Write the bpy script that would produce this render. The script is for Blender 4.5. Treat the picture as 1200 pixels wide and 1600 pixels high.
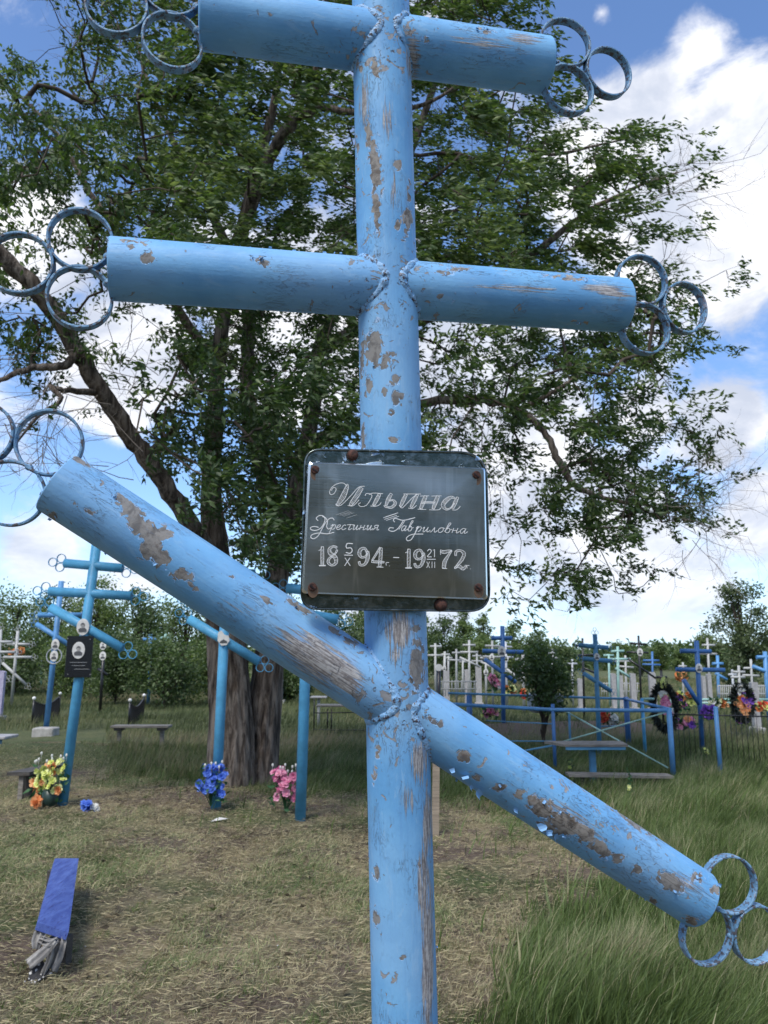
import bpy, math, random
import numpy as np
from mathutils import Vector
random.seed(7); RNG = np.random.default_rng(7)
for o in list(bpy.data.objects): bpy.data.objects.remove(o)
SC = bpy.context.scene; COL = SC.collection
R = math.radians
# ------------------------------------------------------------------ camera, light, sky
PITCH = R(10.85); FPX = 1200.0; EYE = 1.5
CT, ST = math.cos(PITCH), math.sin(PITCH)
cd = bpy.data.cameras.new('camera'); cam = bpy.data.objects.new('camera', cd); COL.objects.link(cam)
cam.location = (0, 0, EYE); cam.rotation_euler = (R(90) + PITCH, 0, 0)
cd.sensor_fit = 'VERTICAL'; cd.sensor_height = 24; cd.sensor_width = 18; cd.lens = 18.0
cd.clip_start = .05; cd.clip_end = 5000
cd.dof.use_dof = True; cd.dof.focus_distance = 1.32; cd.dof.aperture_fstop = 8.0
SC.camera = cam
SC.view_settings.view_transform = 'Standard'; SC.view_settings.look = 'None'; SC.view_settings.gamma = 1
SC.view_settings.exposure = 0.98
SUN_EL, SUN_AZ = R(56), R(205)            # azimuth clockwise from +Y (behind the camera, a little to the left)
sd = bpy.data.lights.new('sun', 'SUN'); sd.energy = 1.9; sd.angle = R(18); sd.color = (1, .95, .88)
sun = bpy.data.objects.new('sun', sd); COL.objects.link(sun)
sdir = Vector((math.sin(SUN_AZ) * math.cos(SUN_EL), math.cos(SUN_AZ) * math.cos(SUN_EL), math.sin(SUN_EL)))
sun.rotation_euler = sdir.to_track_quat('Z', 'Y').to_euler(); sun.location = (0, -3, 9)

def ray(px, py):
    u, v = (px - 600) / FPX, (800 - py) / FPX
    return Vector((u, CT - v * ST, ST + v * CT))
CAM = Vector((0, 0, EYE))
def at(px, py, Y):
    d = ray(px, py); return CAM + d * (Y / d.y)
def G(px, py):
    d = ray(px, py); return CAM + d * (-EYE / d.z)

class NT:
    """small helper to write node trees"""
    def __init__(s, tree): s.t = tree; s.t.nodes.clear()
    def n(s, typ, ins=None, **kw):
        nd = s.t.nodes.new(typ)
        for k, v in kw.items(): setattr(nd, k, v)
        for k, v in (ins or {}).items(): s.set(nd, k, v)
        return nd
    def set(s, nd, k, v):
        sock = nd.inputs[k]
        if isinstance(v, bpy.types.NodeSocket): s.t.links.new(v, sock)
        elif isinstance(v, bpy.types.Node): s.t.links.new(v.outputs[0], sock)
        else:
            if sock.type == 'RGBA' and hasattr(v, '__len__') and len(v) == 3: v = (*v, 1)
            sock.default_value = v
    def m(s, op, a, b=None, c=None, clamp=False):
        nd = s.n('ShaderNodeMath', operation=op); nd.use_clamp = clamp
        for i, x in enumerate((a, b, c)):
            if x is not None: s.set(nd, i, x)
        return nd.outputs[0]
    def vm(s, op, a, b=None):
        nd = s.n('ShaderNodeVectorMath', operation=op); s.set(nd, 0, a)
        if b is not None: s.set(nd, 1, b)
        return nd
    def noise(s, vec, scale, detail=4, rough=.55, dist=0, w=None):
        nd = s.n('ShaderNodeTexNoise', {'Scale': scale, 'Detail': detail, 'Roughness': rough, 'Distortion': dist})
        if vec is not None: s.set(nd, 'Vector', vec)
        return nd.outputs[0]
    def ramp(s, f, pts, interp='LINEAR'):
        nd = s.n('ShaderNodeValToRGB'); cr = nd.color_ramp; cr.interpolation = interp
        while len(cr.elements) > 1: cr.elements.remove(cr.elements[-1])
        cr.elements[0].position = pts[0][0]
        c = pts[0][1]; cr.elements[0].color = (*c, 1) if hasattr(c, '__len__') else (c, c, c, 1)
        for p, c in pts[1:]:
            e = cr.elements.new(p); e.color = (*c, 1) if hasattr(c, '__len__') else (c, c, c, 1)
        s.set(nd, 0, f); return nd.outputs[0]
    def ss(s, f, a, b):
        nd = s.n('ShaderNodeMapRange', interpolation_type='SMOOTHSTEP'); s.set(nd, 0, f); s.set(nd, 1, a); s.set(nd, 2, b); return nd.outputs[0]
    def mix(s, f, a, b, bt='MIX'):
        nd = s.n('ShaderNodeMix', data_type='RGBA', blend_type=bt); s.set(nd, 0, f)
        s.set(nd, 6, a); s.set(nd, 7, b); return nd.outputs[2]
    def map(s, vec, sc=(1, 1, 1), loc=(0, 0, 0), rot=(0, 0, 0)):
        return s.n('ShaderNodeMapping', {'Vector': vec, 'Scale': sc, 'Location': loc, 'Rotation': rot}).outputs[0]
    def attr(s, name): return s.n('ShaderNodeAttribute', attribute_name=name)
    def bump(s, h, strength=.3, dist=.01, nrm=None):
        nd = s.n('ShaderNodeBump', {'Height': h, 'Strength': strength, 'Distance': dist})
        if nrm is not None: s.set(nd, 'Normal', nrm)
        return nd.outputs[0]
def mat(name):
    m = bpy.data.materials.new(name); m.use_nodes = True
    t = NT(m.node_tree); return m, t
def finish(t, base, rough=.6, metal=0, nrm=None, transl=None, spec=None, extra=None):
    b = t.n('ShaderNodeBsdfPrincipled'); t.set(b, 'Base Color', base); t.set(b, 'Roughness', rough); t.set(b, 'Metallic', metal)
    if spec is not None: t.set(b, 'Specular IOR Level', spec)
    if nrm is not None: t.set(b, 'Normal', nrm)
    for k, v in (extra or {}).items(): t.set(b, k, v)
    out = t.n('ShaderNodeOutputMaterial'); sh = b.outputs[0]
    if transl is not None:
        tr = t.n('ShaderNodeBsdfTranslucent'); t.set(tr, 0, transl[0])
        mx = t.n('ShaderNodeMixShader'); t.set(mx, 0, transl[1]); t.set(mx, 1, sh); t.set(mx, 2, tr.outputs[0]); sh = mx.outputs[0]
    t.t.links.new(sh, out.inputs[0])

# world: physical sky with broken clouds by direction
W = bpy.data.worlds.new('World'); SC.world = W; W.use_nodes = True
t = NT(W.node_tree)
sky = t.n('ShaderNodeTexSky', sky_type='NISHITA', sun_disc=False, sun_elevation=SUN_EL, sun_rotation=SUN_AZ)
sky.air_density = 1.0; sky.dust_density = .6; sky.ozone_density = 2.2
g = t.n('ShaderNodeTexCoord').outputs['Generated']
dirn = t.vm('NORMALIZE', g).outputs[0]
# centre px, py, radius px of each cloud mass, strength
blobs = [(1060, 330, 190, 1.0), (1180, 230, 190, 1.0), (1000, 200, 130, .9), (1130, 420, 110, .9), (1300, 200, 220, 1.0), (1090, 80, 90, .55), (940, 300, 130, .8),
         (1120, 670, 90, .85), (1010, 650, 70, .7), (1180, 800, 100, .8), (950, 870, 170, .8), (1100, 900, 120, .65), (780, 760, 150, 1.0), (740, 570, 110, 1.0), (860, 640, 80, .8),
         (60, 400, 120, .95), (200, 560, 150, 1.0), (450, 540, 170, .95), (60, 860, 110, .8), (330, 420, 130, .6), (-150, 500, 160, .9), (230, 870, 120, .6), (650, 860, 170, .9),
         (40, 740, 60, .4), (940, 20, 50, .45), (640, 350, 90, .5), (880, 480, 80, .6), (300, -900, 500, .8), (1500, -500, 500, .8)]
fld = None
for (bx, by, br, s_) in blobs:
    c = ray(bx, by).normalized(); r_ = 1.25 * br / FPX * (c.y * CT + c.z * ST)
    d = t.vm('DISTANCE', dirn, tuple(c)).outputs['Value']
    v = t.m('MULTIPLY', t.m('SUBTRACT', 1.0, t.m('DIVIDE', d, r_), clamp=True), s_)
    fld = v if fld is None else t.m('SMOOTH_MAX', fld, v, .25)
warp = t.map(dirn, (1, 1, 1.7))
n1 = t.noise(warp, 5.0, 8, .62, .35); n2 = t.noise(t.map(warp, loc=(3.1, 1.7, .4)), 2.1, 4, .5, .2)
sep = t.n('ShaderNodeSeparateXYZ', {'Vector': dirn})
behind = t.m('MULTIPLY', t.ss(sep.outputs['Y'], .25, -.3), t.ss(n2, .45, .62))
cov = t.m('ADD', t.m('MAXIMUM', fld, t.m('MULTIPLY', behind, .8)), t.m('MULTIPLY', t.m('SUBTRACT', n1, .5), 1.25))
mask = t.ss(cov, .2, .46)
thick = t.ss(cov, .35, 1.0)
n3 = t.noise(t.map(warp, loc=(.05, .02, .06)), 6.0, 8, .6, .3)
shade = t.ss(n3, .36, .62)
ccol = t.mix(shade, (.52, .57, .68), (.98, .98, 1.0))
ccol = t.mix(t.m('MULTIPLY', thick, .35), ccol, (.62, .67, .78))
lp = t.m('SUBTRACT', 1, t.ss(sep.outputs['Z'], 0.0, .22))
ccol = t.mix(t.m('MULTIPLY', lp, .6), ccol, (.60, .72, .90))
skyc = t.mix(1.0, sky.outputs[0], (.090, .104, .122), 'MULTIPLY')
skyc = t.mix(t.m('MULTIPLY', lp, .45), skyc, (.42, .60, .86))
csc = t.mix(1.0, ccol, (.64, .64, .645), 'MULTIPLY')
final = t.mix(mask, skyc, csc)
bg = t.n('ShaderNodeBackground', {'Color': final, 'Strength': 1.0})
# (the 0.075 sky strength is inside the colour so clouds and sky can be mixed)
t.t.links.new(bg.outputs[0], t.n('ShaderNodeOutputWorld').inputs[0])

# ------------------------------------------------------------------ numpy noise
_T = RNG.random((256, 256))
def vn(x, y):
    x = np.asarray(x, float); y = np.asarray(y, float)
    xi = np.floor(x).astype(int); yi = np.floor(y).astype(int); fx = x - xi; fy = y - yi
    fx = fx * fx * (3 - 2 * fx); fy = fy * fy * (3 - 2 * fy)
    a = _T[xi % 256, yi % 256]; b = _T[(xi + 1) % 256, yi % 256]; c = _T[xi % 256, (yi + 1) % 256]; d = _T[(xi + 1) % 256, (yi + 1) % 256]
    return (a * (1 - fx) + b * fx) * (1 - fy) + (c * (1 - fx) + d * fx) * fy
def fbm(x, y, o=4):
    s = 0; a = .5; x = np.asarray(x, float); y = np.asarray(y, float)
    for i in range(o): s = s + a * vn(x * 2 ** i + 17 * i, y * 2 ** i + 31 * i); a *= .5
    return s / (1 - .5 ** o)
MOUNDS = []
for px, py, rx, ry, h in [(60, 1180, 1.6, .9, .20), (250, 1325, .8, .45, .05), (330, 1245, 1.2, .5, .06), (170, 1130, 1.5, 1.2, .12), (800, 1150, 2.0, 1.0, .22), (960, 1145, 1.5, .8, .18), (1090, 1160, 1.5, .9, .2)]:
    p = G(px, py); MOUNDS.append((p.x, p.y, rx, ry, h))
def gz(x, y):
    x = np.asarray(x, float); y = np.asarray(y, float)
    z = (fbm(x * .35 + 9, y * .35, 3) - .5) * .12 + (fbm(x * 1.7, y * 1.7, 3) - .5) * .05 + (fbm(x * 9, y * 9, 3) - .5) * .02
    for mx, my, rx, ry, h in MOUNDS: z = z + h * np.exp(-((x - mx) / rx) ** 2 - ((y - my) / ry) ** 2)
    return z * np.clip((x * x + y * y) ** .5 / 3, 0, 1)
def gp(px, py, dz=-.02):
    p = G(px, py); p.z = float(gz(p.x, p.y)) + dz; return p

# ------------------------------------------------------------------ mesh helpers
def rootpos(p):
    while p is not None and p.parent is not None: p = p.parent
    return Vector(p.location) if p is not None else Vector((0, 0, 0))
def link(name, me, m, parent=None, loc=None):
    if m is not None:
        for k in (m if isinstance(m, (list, tuple)) else [m]): me.materials.append(k)
    o = bpy.data.objects.new(name, me); COL.objects.link(o)
    if parent is not None: o.parent = parent
    return o
def np_mesh(name, V, F, m, parent=None, attrs=None, smooth=False, uv=None, origin=None):
    V = np.asarray(V, np.float32); F = np.asarray(F, np.int32)
    org = rootpos(parent) if parent is not None else (origin or Vector((0, 0, 0)))
    V = V - np.array(org, np.float32)
    me = bpy.data.meshes.new(name); nf, k = F.shape
    me.vertices.add(len(V)); me.vertices.foreach_set('co', V.ravel())
    me.loops.add(nf * k); me.loops.foreach_set('vertex_index', F.ravel())
    me.polygons.add(nf); me.polygons.foreach_set('loop_start', np.arange(0, nf * k, k, dtype=np.int32)); me.polygons.foreach_set('loop_total', np.full(nf, k, np.int32))
    if smooth: me.polygons.foreach_set('use_smooth', np.ones(nf, bool))
    me.update(calc_edges=True)
    for a, vals in (attrs or {}).items():
        at_ = me.attributes.new(a, 'FLOAT', 'POINT'); at_.data.foreach_set('value', np.asarray(vals, np.float32).ravel())
    if uv is not None:
        l = me.uv_layers.new(name='UVMap'); l.data.foreach_set('uv', np.asarray(uv, np.float32)[F.ravel()].ravel())
    o = link(name, me, m, parent)
    if parent is None and origin is not None: o.location = origin
    return o
def tag(o, label=None, cat=None, group=None, kind=None):
    if label: o['label'] = label
    if cat: o['category'] = cat
    if group: o['group'] = group
    if kind: o['kind'] = kind
    return o
def thing(name, loc, label, cat, group=None):
    o = bpy.data.objects.new(name, None); COL.objects.link(o); o.location = loc; o.empty_display_size = .1
    return tag(o, label, cat, group)
class MB:
    def __init__(s): s.V = []; s.F = []; s.S = []
    def add(s, V, F, smooth=False):
        b = len(s.V); s.V.extend([tuple(v) for v in V]); s.F.extend([tuple(i + b for i in f) for f in F]); s.S.extend([smooth] * len(F)); return s
    def tube(s, pts, rad, n=10, caps=True, closed=False, smooth=True):
        pts = [Vector(p) for p in pts]; N = len(pts)
        if not hasattr(rad, '__len__'): rad = [rad] * N
        V = []; F = []; prev = None
        for i, p in enumerate(pts):
            if closed: tg = pts[(i + 1) % N] - pts[i - 1]
            else: tg = pts[min(i + 1, N - 1)] - pts[max(i - 1, 0)]
            tg.normalize()
            if prev is None:
                a = Vector((0, 0, 1)) if abs(tg.z) < .9 else Vector((1, 0, 0)); u = tg.cross(a).normalized()
            else: u = (prev - tg * prev.dot(tg)).normalized()
            prev = u; w = tg.cross(u)
            for k in range(n):
                an = 2 * math.pi * k / n; V.append(p + (u * math.cos(an) + w * math.sin(an)) * rad[i])
        for i in range(N if closed else N - 1):
            j = (i + 1) % N
            for k in range(n): F.append((i * n + k, i * n + (k + 1) % n, j * n + (k + 1) % n, j * n + k))
        s.add(V, F, smooth)
        if caps and not closed: s.add([], [])
        if caps and not closed:
            b = len(s.V) - len(V)
            s.F.append(tuple(b + k for k in range(n))[::-1]); s.S.append(False)
            s.F.append(tuple(b + (N - 1) * n + k for k in range(n))); s.S.append(False)
        return s
    def box(s, c, size, ax=None, bev=0):
        c = Vector(c); X, Y, Z = ax or (Vector((1, 0, 0)), Vector((0, 1, 0)), Vector((0, 0, 1)))
        hx, hy, hz = size[0] / 2, size[1] / 2, size[2] / 2
        if bev <= 0:
            V = [c + X * (hx * a) + Y * (hy * b) + Z * (hz * d) for a in (-1, 1) for b in (-1, 1) for d in (-1, 1)]
            return s.add(V, [(0, 1, 3, 2), (4, 6, 7, 5), (0, 4, 5, 1), (2, 3, 7, 6), (0, 2, 6, 4), (1, 5, 7, 3)])
        # chamfered along Y edges and faces: outline with cut corners, inset front and back
        def ring_(ex, ez, y): return [c + X * a + Z * d + Y * y for a, d in ((-ex + bev, -ez), (ex - bev, -ez), (ex, -ez + bev), (ex, ez - bev), (ex - bev, ez), (-ex + bev, ez), (-ex, ez - bev), (-ex, -ez + bev))]
        V = ring_(hx - bev, hz - bev, -hy) + ring_(hx, hz, -hy + bev) + ring_(hx, hz, hy - bev) + ring_(hx - bev, hz - bev, hy)
        F = [tuple(range(8))] + [(i * 8 + k, i * 8 + 8 + k, i * 8 + 8 + (k + 1) % 8, i * 8 + (k + 1) % 8) for i in range(3) for k in range(8)] + [tuple(range(24, 32))[::-1]]
        return s.add(V, F)
    def beam(s, a, b, w, h, up=(0, 0, 1)):
        a = Vector(a); b = Vector(b); d = b - a; L = d.length; d.normalize(); up = Vector(up)
        side = d.cross(up).normalized(); u2 = side.cross(d)
        return s.box((a + b) / 2, (L, w, h), (d, side, u2))
    def ring(s, c, N, U, Rr, width, thick, n=40, jit=0):
        c = Vector(c); N = Vector(N).normalized(); U = (Vector(U) - N * Vector(U).dot(N)).normalized(); Wv = N.cross(U); V = []; F = []
        for k in range(n):
            a = 2 * math.pi * k / n; d = U * math.cos(a) + Wv * math.sin(a); j = 1 + jit * math.sin(a * 2 + c.x * 40)
            b_ = min(thick, width) * .22
            for (rr, ww) in ((Rr, -width / 2 + b_), (Rr, width / 2 - b_), (Rr - b_, width / 2), (Rr - thick + b_, width / 2), (Rr - thick, width / 2 - b_), (Rr - thick, -width / 2 + b_), (Rr - thick + b_, -width / 2), (Rr - b_, -width / 2)):
                V.append(c + d * rr * j + N * ww)
        for k in range(n):
            k2 = (k + 1) % n
            for q in range(8): F.append((k * 8 + q, k * 8 + (q + 1) % 8, k2 * 8 + (q + 1) % 8, k2 * 8 + q))
        return s.add(V, F, False)
    def disc(s, c, N, U, ru, rw, th, n=24, dome=0):
        c = Vector(c); N = Vector(N).normalized(); U = (Vector(U) - N * Vector(U).dot(N)).normalized(); Wv = N.cross(U)
        V = [c + (U * ru * math.cos(a) + Wv * rw * math.sin(a)) for a in [2 * math.pi * k / n for k in range(n)]]
        V2 = [v + N * th for v in V]; V3 = [c + (v - c) * .8 + N * (th + dome * .6) for v in V]
        F = [(k, (k + 1) % n, n + (k + 1) % n, n + k) for k in range(n)] + [(n + k, n + (k + 1) % n, 2 * n + (k + 1) % n, 2 * n + k) for k in range(n)] + [tuple(range(2 * n, 3 * n)), tuple(range(n))[::-1]]
        return s.add(V + V2 + V3, F, False)
    def poly(s, pts, N, th):
        """flat outline extruded by th along N"""
        N = Vector(N).normalized(); pts = [Vector(p) for p in pts]; n = len(pts)
        return s.add(pts + [p + N * th for p in pts], [tuple(range(n))[::-1], tuple(range(n, 2 * n))] + [(k, (k + 1) % n, n + (k + 1) % n, n + k) for k in range(n)])
    def ball(s, c, r, n=8, sq=(1, 1, 1)):
        c = Vector(c); V = []; F = []
        for i in range(n + 1):
            th = math.pi * i / n
            for k in range(2 * n): 
                a = math.pi * k / n; V.append(c + Vector((math.sin(th) * math.cos(a) * r * sq[0], math.sin(th) * math.sin(a) * r * sq[1], math.cos(th) * r * sq[2])))
        for i in range(n):
            for k in range(2 * n): F.append((i * 2 * n + k, (i + 1) * 2 * n + k, (i + 1) * 2 * n + (k + 1) % (2 * n), i * 2 * n + (k + 1) % (2 * n)))
        return s.add(V, F, True)
    def build(s, name, m, parent=None, origin=None):
        org = rootpos(parent) if parent is not None else (Vector(origin) if origin is not None else Vector((0, 0, 0)))
        me = bpy.data.meshes.new(name); me.from_pydata([tuple(Vector(v) - org) for v in s.V], [], s.F)
        me.polygons.foreach_set('use_smooth', s.S); me.update()
        o = link(name, me, m, parent)
        if parent is None and origin is not None: o.location = org
        return o

# ------------------------------------------------------------------ materials
def paint_small(name, col, worn=.15, rough=.5):
    m, t = mat(name); tc = t.n('ShaderNodeTexCoord').outputs['Object']
    a = t.noise(tc, 6, 4, .6); b = t.noise(t.map(tc, (40, 40, 9)), 1.5, 4, .7)
    c = t.mix(t.ss(a, .3, .7), tuple(x * .8 for x in col), tuple(min(1, x * 1.15) for x in col))
    c = t.mix(t.ss(b, .72 - worn * .3, .74 - worn * .3 + .05), c, (.16, .15, .13))
    finish(t, c, rough, nrm=t.bump(b, .25, .004)); return m
M = {}
M['cyan'] = paint_small('cyan_paint', (.09, .36, .60), .08)
M['blue'] = paint_small('blue_paint', (.085, .25, .50), .1)
M['teal'] = paint_small('blue_teal_paint', (.08, .25, .42), .12)
M['mint'] = paint_small('mint_paint', (.30, .50, .46), .1)
M['white'] = paint_small('white_paint', (.40, .405, .395), .25)
M['grey'] = paint_small('grey_paint', (.30, .31, .31), .12)
M['black'] = paint_small('black_paint', (.012, .012, .014), .02, .35)
M['silver'] = paint_small('silver_paint', (.42, .44, .47), .1, .35)
M['deep'] = paint_small('deep_blue_paint', (.045, .15, .38), .1)
M['enamel'] = paint_small('white_enamel', (.70, .69, .66), 0, .18)
M['ink'] = paint_small('portrait_ink', (.09, .09, .095), 0, .3)
M['skin'] = paint_small('portrait_grey', (.35, .34, .33), 0, .3)
def wood(name, c1, c2, rough=.8):
    m, t = mat(name); tc = t.n('ShaderNodeTexCoord').outputs['Object']
    g_ = t.noise(t.map(tc, (4, 60, 60)), 1.4, 5, .65, .4); b = t.noise(tc, 7, 3)
    c = t.mix(t.ss(g_, .32, .68), c1, c2); c = t.mix(t.m('MULTIPLY', t.ss(b, .4, .75), .5), c, tuple(x * .5 for x in c1))
    finish(t, c, rough, nrm=t.bump(g_, .5, .004)); return m
M['greywood'] = wood('grey_weathered_wood', (.13, .12, .105), (.27, .25, .22))
M['darkwood'] = wood('dark_weathered_wood', (.035, .033, .03), (.10, .09, .08))
M['palewood'] = wood('pale_wood', (.20, .165, .125), (.34, .28, .21))
m, t = mat('blue_plank_paint'); tc = t.n('ShaderNodeTexCoord').outputs['Object']
b = t.noise(t.map(tc, (14, 3, 14)), 2, 5, .65); k = t.noise(t.map(tc, (50, 4, 50)), 2.0, 4, .7, .8)
c = t.mix(t.ss(b, .3, .7), (.028, .055, .24), (.07, .12, .36)); c = t.mix(t.ss(k, .56, .62), c, (.02, .03, .16)); c = t.mix(t.ss(k, .34, .28), c, (.20, .22, .30))
finish(t, c, .6, nrm=t.bump(k, .5, .004)); M['plank'] = m
m, t = mat('cloth'); tc = t.n('ShaderNodeTexCoord').outputs['Object']
b = t.noise(tc, 12, 5, .6); finish(t, t.mix(t.ss(b, .35, .7), (.16, .155, .15), (.38, .37, .35)), .95, nrm=t.bump(t.noise(tc, 90, 3), .5, .003)); M['cloth'] = m
m, t = mat('patterned_cloth'); tc = t.n('ShaderNodeTexCoord').outputs['Object']
v_ = t.n('ShaderNodeTexVoronoi', {'Vector': tc, 'Scale': 55.0}, feature='F1').outputs['Distance']
finish(t, t.mix(t.ss(v_, .38, .3), (.03, .03, .032), (.5, .49, .47)), .95); M['dots'] = m
m, t = mat('concrete'); tc = t.n('ShaderNodeTexCoord').outputs['Object']
b = t.noise(tc, 9, 6, .65); finish(t, t.mix(t.ss(b, .3, .7), (.24, .235, .22), (.42, .41, .39)), .9, nrm=t.bump(b, .5, .01)); M['concrete'] = m
m, t = mat('granite_light'); tc = t.n('ShaderNodeTexCoord').outputs['Object']
b = t.noise(tc, 14, 6, .7); finish(t, t.mix(t.ss(b, .3, .7), (.28, .275, .275), (.42, .41, .41)), .6); M['marble'] = m
m, t = mat('lilac_stone'); tc = t.n('ShaderNodeTexCoord').outputs['Object']
b = t.noise(tc, 5, 6, .7); finish(t, t.mix(t.ss(b, .35, .65), (.28, .25, .38), (.45, .43, .55)), .5); M['lilac'] = m
m, t = mat('black_granite'); tc = t.n('ShaderNodeTexCoord').outputs['Object']
b = t.noise(tc, 160, 2, .7); finish(t, t.mix(t.ss(b, .55, .75), (.010, .011, .014), (.03, .032, .038)), .22); M['granite'] = m
def petal(name, c1, c2, tr=.25):
    m, t = mat(name); a = t.attr('tint').outputs['Fac']; tc = t.n('ShaderNodeTexCoord').outputs['Object']
    c = t.mix(a, c1, c2); finish(t, c, .7, transl=(c, tr)); return m
M['f_blue'] = petal('blue_petals', (.05, .13, .55), (.16, .30, .85)); M['f_pink'] = petal('pink_petals', (.62, .12, .30), (.85, .42, .55))
M['f_yellow'] = petal('yellow_petals', (.60, .66, .14), (.84, .86, .42)); M['f_orange'] = petal('orange_petals', (.72, .22, .06), (.85, .48, .22))
M['f_white'] = petal('white_petals', (.6, .6, .56), (.85, .85, .8)); M['f_purple'] = petal('purple_petals', (.12, .04, .35), (.30, .12, .60))
M['f_red'] = petal('red_petals', (.50, .03, .02), (.75, .12, .06)); M['f_green'] = petal('plastic_leaves', (.02, .08, .03), (.06, .16, .06))
M['f_dark'] = petal('dark_fronds', (.006, .010, .008), (.02, .03, .02), .05)
def leafmat(name, dark, mid, light, tr=.3):
    m, t = mat(name); a = t.attr('tint').outputs['Fac']
    geo = t.n('ShaderNodeNewGeometry')
    c = t.ramp(a, [(0, dark), (.55, mid), (1, light)])
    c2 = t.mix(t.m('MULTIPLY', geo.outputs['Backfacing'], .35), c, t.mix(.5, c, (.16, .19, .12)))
    tc_ = t.mix(1.0, c, (1.35, 1.5, .75), 'MULTIPLY')
    finish(t, c2, .5, transl=(tc_, tr), spec=.35); return m
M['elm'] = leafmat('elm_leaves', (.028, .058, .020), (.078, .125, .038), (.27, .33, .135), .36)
M['bgleaf'] = leafmat('mixed_leaves', (.055, .09, .03), (.125, .18, .055), (.22, .28, .10), .34)
M['bgdark'] = leafmat('dark_leaves', (.035, .062, .024), (.075, .12, .04), (.15, .20, .075), .32)
M['birch'] = leafmat('silvery_leaves', (.05, .075, .03), (.10, .135, .06), (.2, .24, .13), .3)
m, t = mat('bark'); tc = t.n('ShaderNodeTexCoord').outputs['Object']
f1 = t.noise(t.map(tc, (16, 16, 2.6)), 1.0, 6, .65, .5); f2 = t.noise(tc, 3, 4); f3 = t.noise(tc, 60, 4, .6)
c = t.ramp(f1, [(.32, (.018, .014, .012)), (.46, (.085, .068, .056)), (.62, (.25, .21, .175))])
c = t.mix(t.m('MULTIPLY', t.ss(f2, .5, .7), .3), c, (.12, .075, .045)); c = t.mix(t.m('MULTIPLY', t.ss(f3, .5, .8), .5), c, (.04, .035, .03))
finish(t, c, .95, nrm=t.bump(t.m('ADD', f1, t.m('MULTIPLY', f3, .3)), 1.0, .035), spec=.2); M['bark'] = m
m, t = mat('twig_bark'); tc = t.n('ShaderNodeTexCoord').outputs['Object']
finish(t, t.mix(t.noise(tc, 5, 4), (.035, .027, .022), (.10, .08, .062)), .9, spec=.2); M['twig'] = m
m, t = mat('pale_twig'); finish(t, (.22, .19, .165), .9, spec=.2); M['ptwig'] = m
def grassmat(name, pts, tr=.25):
    m, t = mat(name); a = t.attr('tint').outputs['Fac']; c = t.ramp(a, pts)
    finish(t, c, .6, transl=(c, tr), spec=.25); return m
M['dry'] = grassmat('mown_grass', [(0, (.085, .066, .046)), (.28, (.25, .205, .125)), (.52, (.52, .455, .285)), (.70, (.30, .31, .15)), (1, (.13, .19, .07))])
M['lush'] = grassmat('tall_green_grass', [(0, (.046, .076, .020)), (.35, (.105, .155, .040)), (.62, (.125, .18, .065)), (.84, (.22, .25, .12)), (1, (.33, .31, .18))])
M['field'] = grassmat('field_grass', [(0, (.045, .06, .025)), (.45, (.10, .13, .05)), (.75, (.18, .19, .09)), (1, (.27, .23, .14))])

# ground
m, t = mat('cemetery_ground'); geo = t.n('ShaderNodeNewGeometry').outputs['Position']
a = t.noise(geo, .5, 5, .6); b = t.noise(geo, 2.6, 6, .65, .4); c_ = t.noise(geo, 24, 6, .7); dd = t.noise(t.map(geo, (6, 30, 1), rot=(0, 0, .35)), 1.6, 5, .7, 1.0)
soil = t.mix(t.ss(c_, .3, .7), (.085, .064, .048), (.19, .15, .118))
straw = t.mix(t.ss(dd, .35, .68), (.17, .14, .08), (.38, .32, .20))
grn = t.mix(t.ss(c_, .35, .65), (.05, .068, .028), (.115, .135, .06))
c = t.mix(t.ss(b, .40, .60), soil, straw); c = t.mix(t.ss(a, .46, .62), c, grn)
sp = t.n('ShaderNodeSeparateXYZ', {'Vector': geo})
c = t.mix(t.m('MULTIPLY', t.ss(sp.outputs['Y'], 9.5, 12.5), .85), c, grn)
c = t.mix(t.ss(t.m('ADD', t.attr('soil').outputs['Fac'], t.m('MULTIPLY', t.m('SUBTRACT', b, .5), .6)), .3, .6), c, t.mix(.35, soil, (.10, .075, .06)))
finish(t, c, .95, nrm=t.bump(t.m('ADD', c_, dd), .8, .03), spec=.15); M['ground'] = m
n = 420; u = np.linspace(-1, 1, n); k = 7.2
xs = np.sinh(u * k) / np.sinh(k) * 900; ys = xs + 6.0
# denser near: blend linear part
xs = np.sinh(u * k) / np.sinh(k) * 900 + u * 22; ys = xs + 8.0
XX, YY = np.meshgrid(xs, ys); ZZ = gz(XX, YY) * np.clip(2 - (XX ** 2 + YY ** 2) ** .5 / 60, 0, 1)
V = np.stack([XX, YY, ZZ], -1).reshape(-1, 3); I = np.arange(n * n).reshape(n, n)
F = np.stack([I[:-1, :-1], I[:-1, 1:], I[1:, 1:], I[1:, :-1]], -1).reshape(-1, 4)
SOIL = []
for px, py, rx, ry, h_ in [(245, 1322, .42, .30, 1), (330, 1252, .9, .35, .9), (450, 1262, .6, .25, .7), (20, 1480, .30, .45, .9), (500, 1330, .35, .25, .7), (420, 1560, .4, .3, .6), (700, 1330, .5, .3, .8), (80, 1205, .8, .5, .7), (200, 1570, .35, .25, .6), (760, 1150, 2.4, 1.2, .8), (1000, 1150, 2.4, 1.2, .8)]:
    p = G(px, py); SOIL.append((p.x, p.y, rx, ry, h_))
def soilf(x, y):
    w_ = (fbm(x * 3, y * 3, 3) - .5) * .8; s_ = np.zeros(np.shape(x))
    for sx, sy, rx, ry, h_ in SOIL: s_ = np.maximum(s_, h_ * np.exp(-((x - sx + w_ * rx) / rx) ** 2 - ((y - sy + w_ * ry) / ry) ** 2))
    return s_
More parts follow.
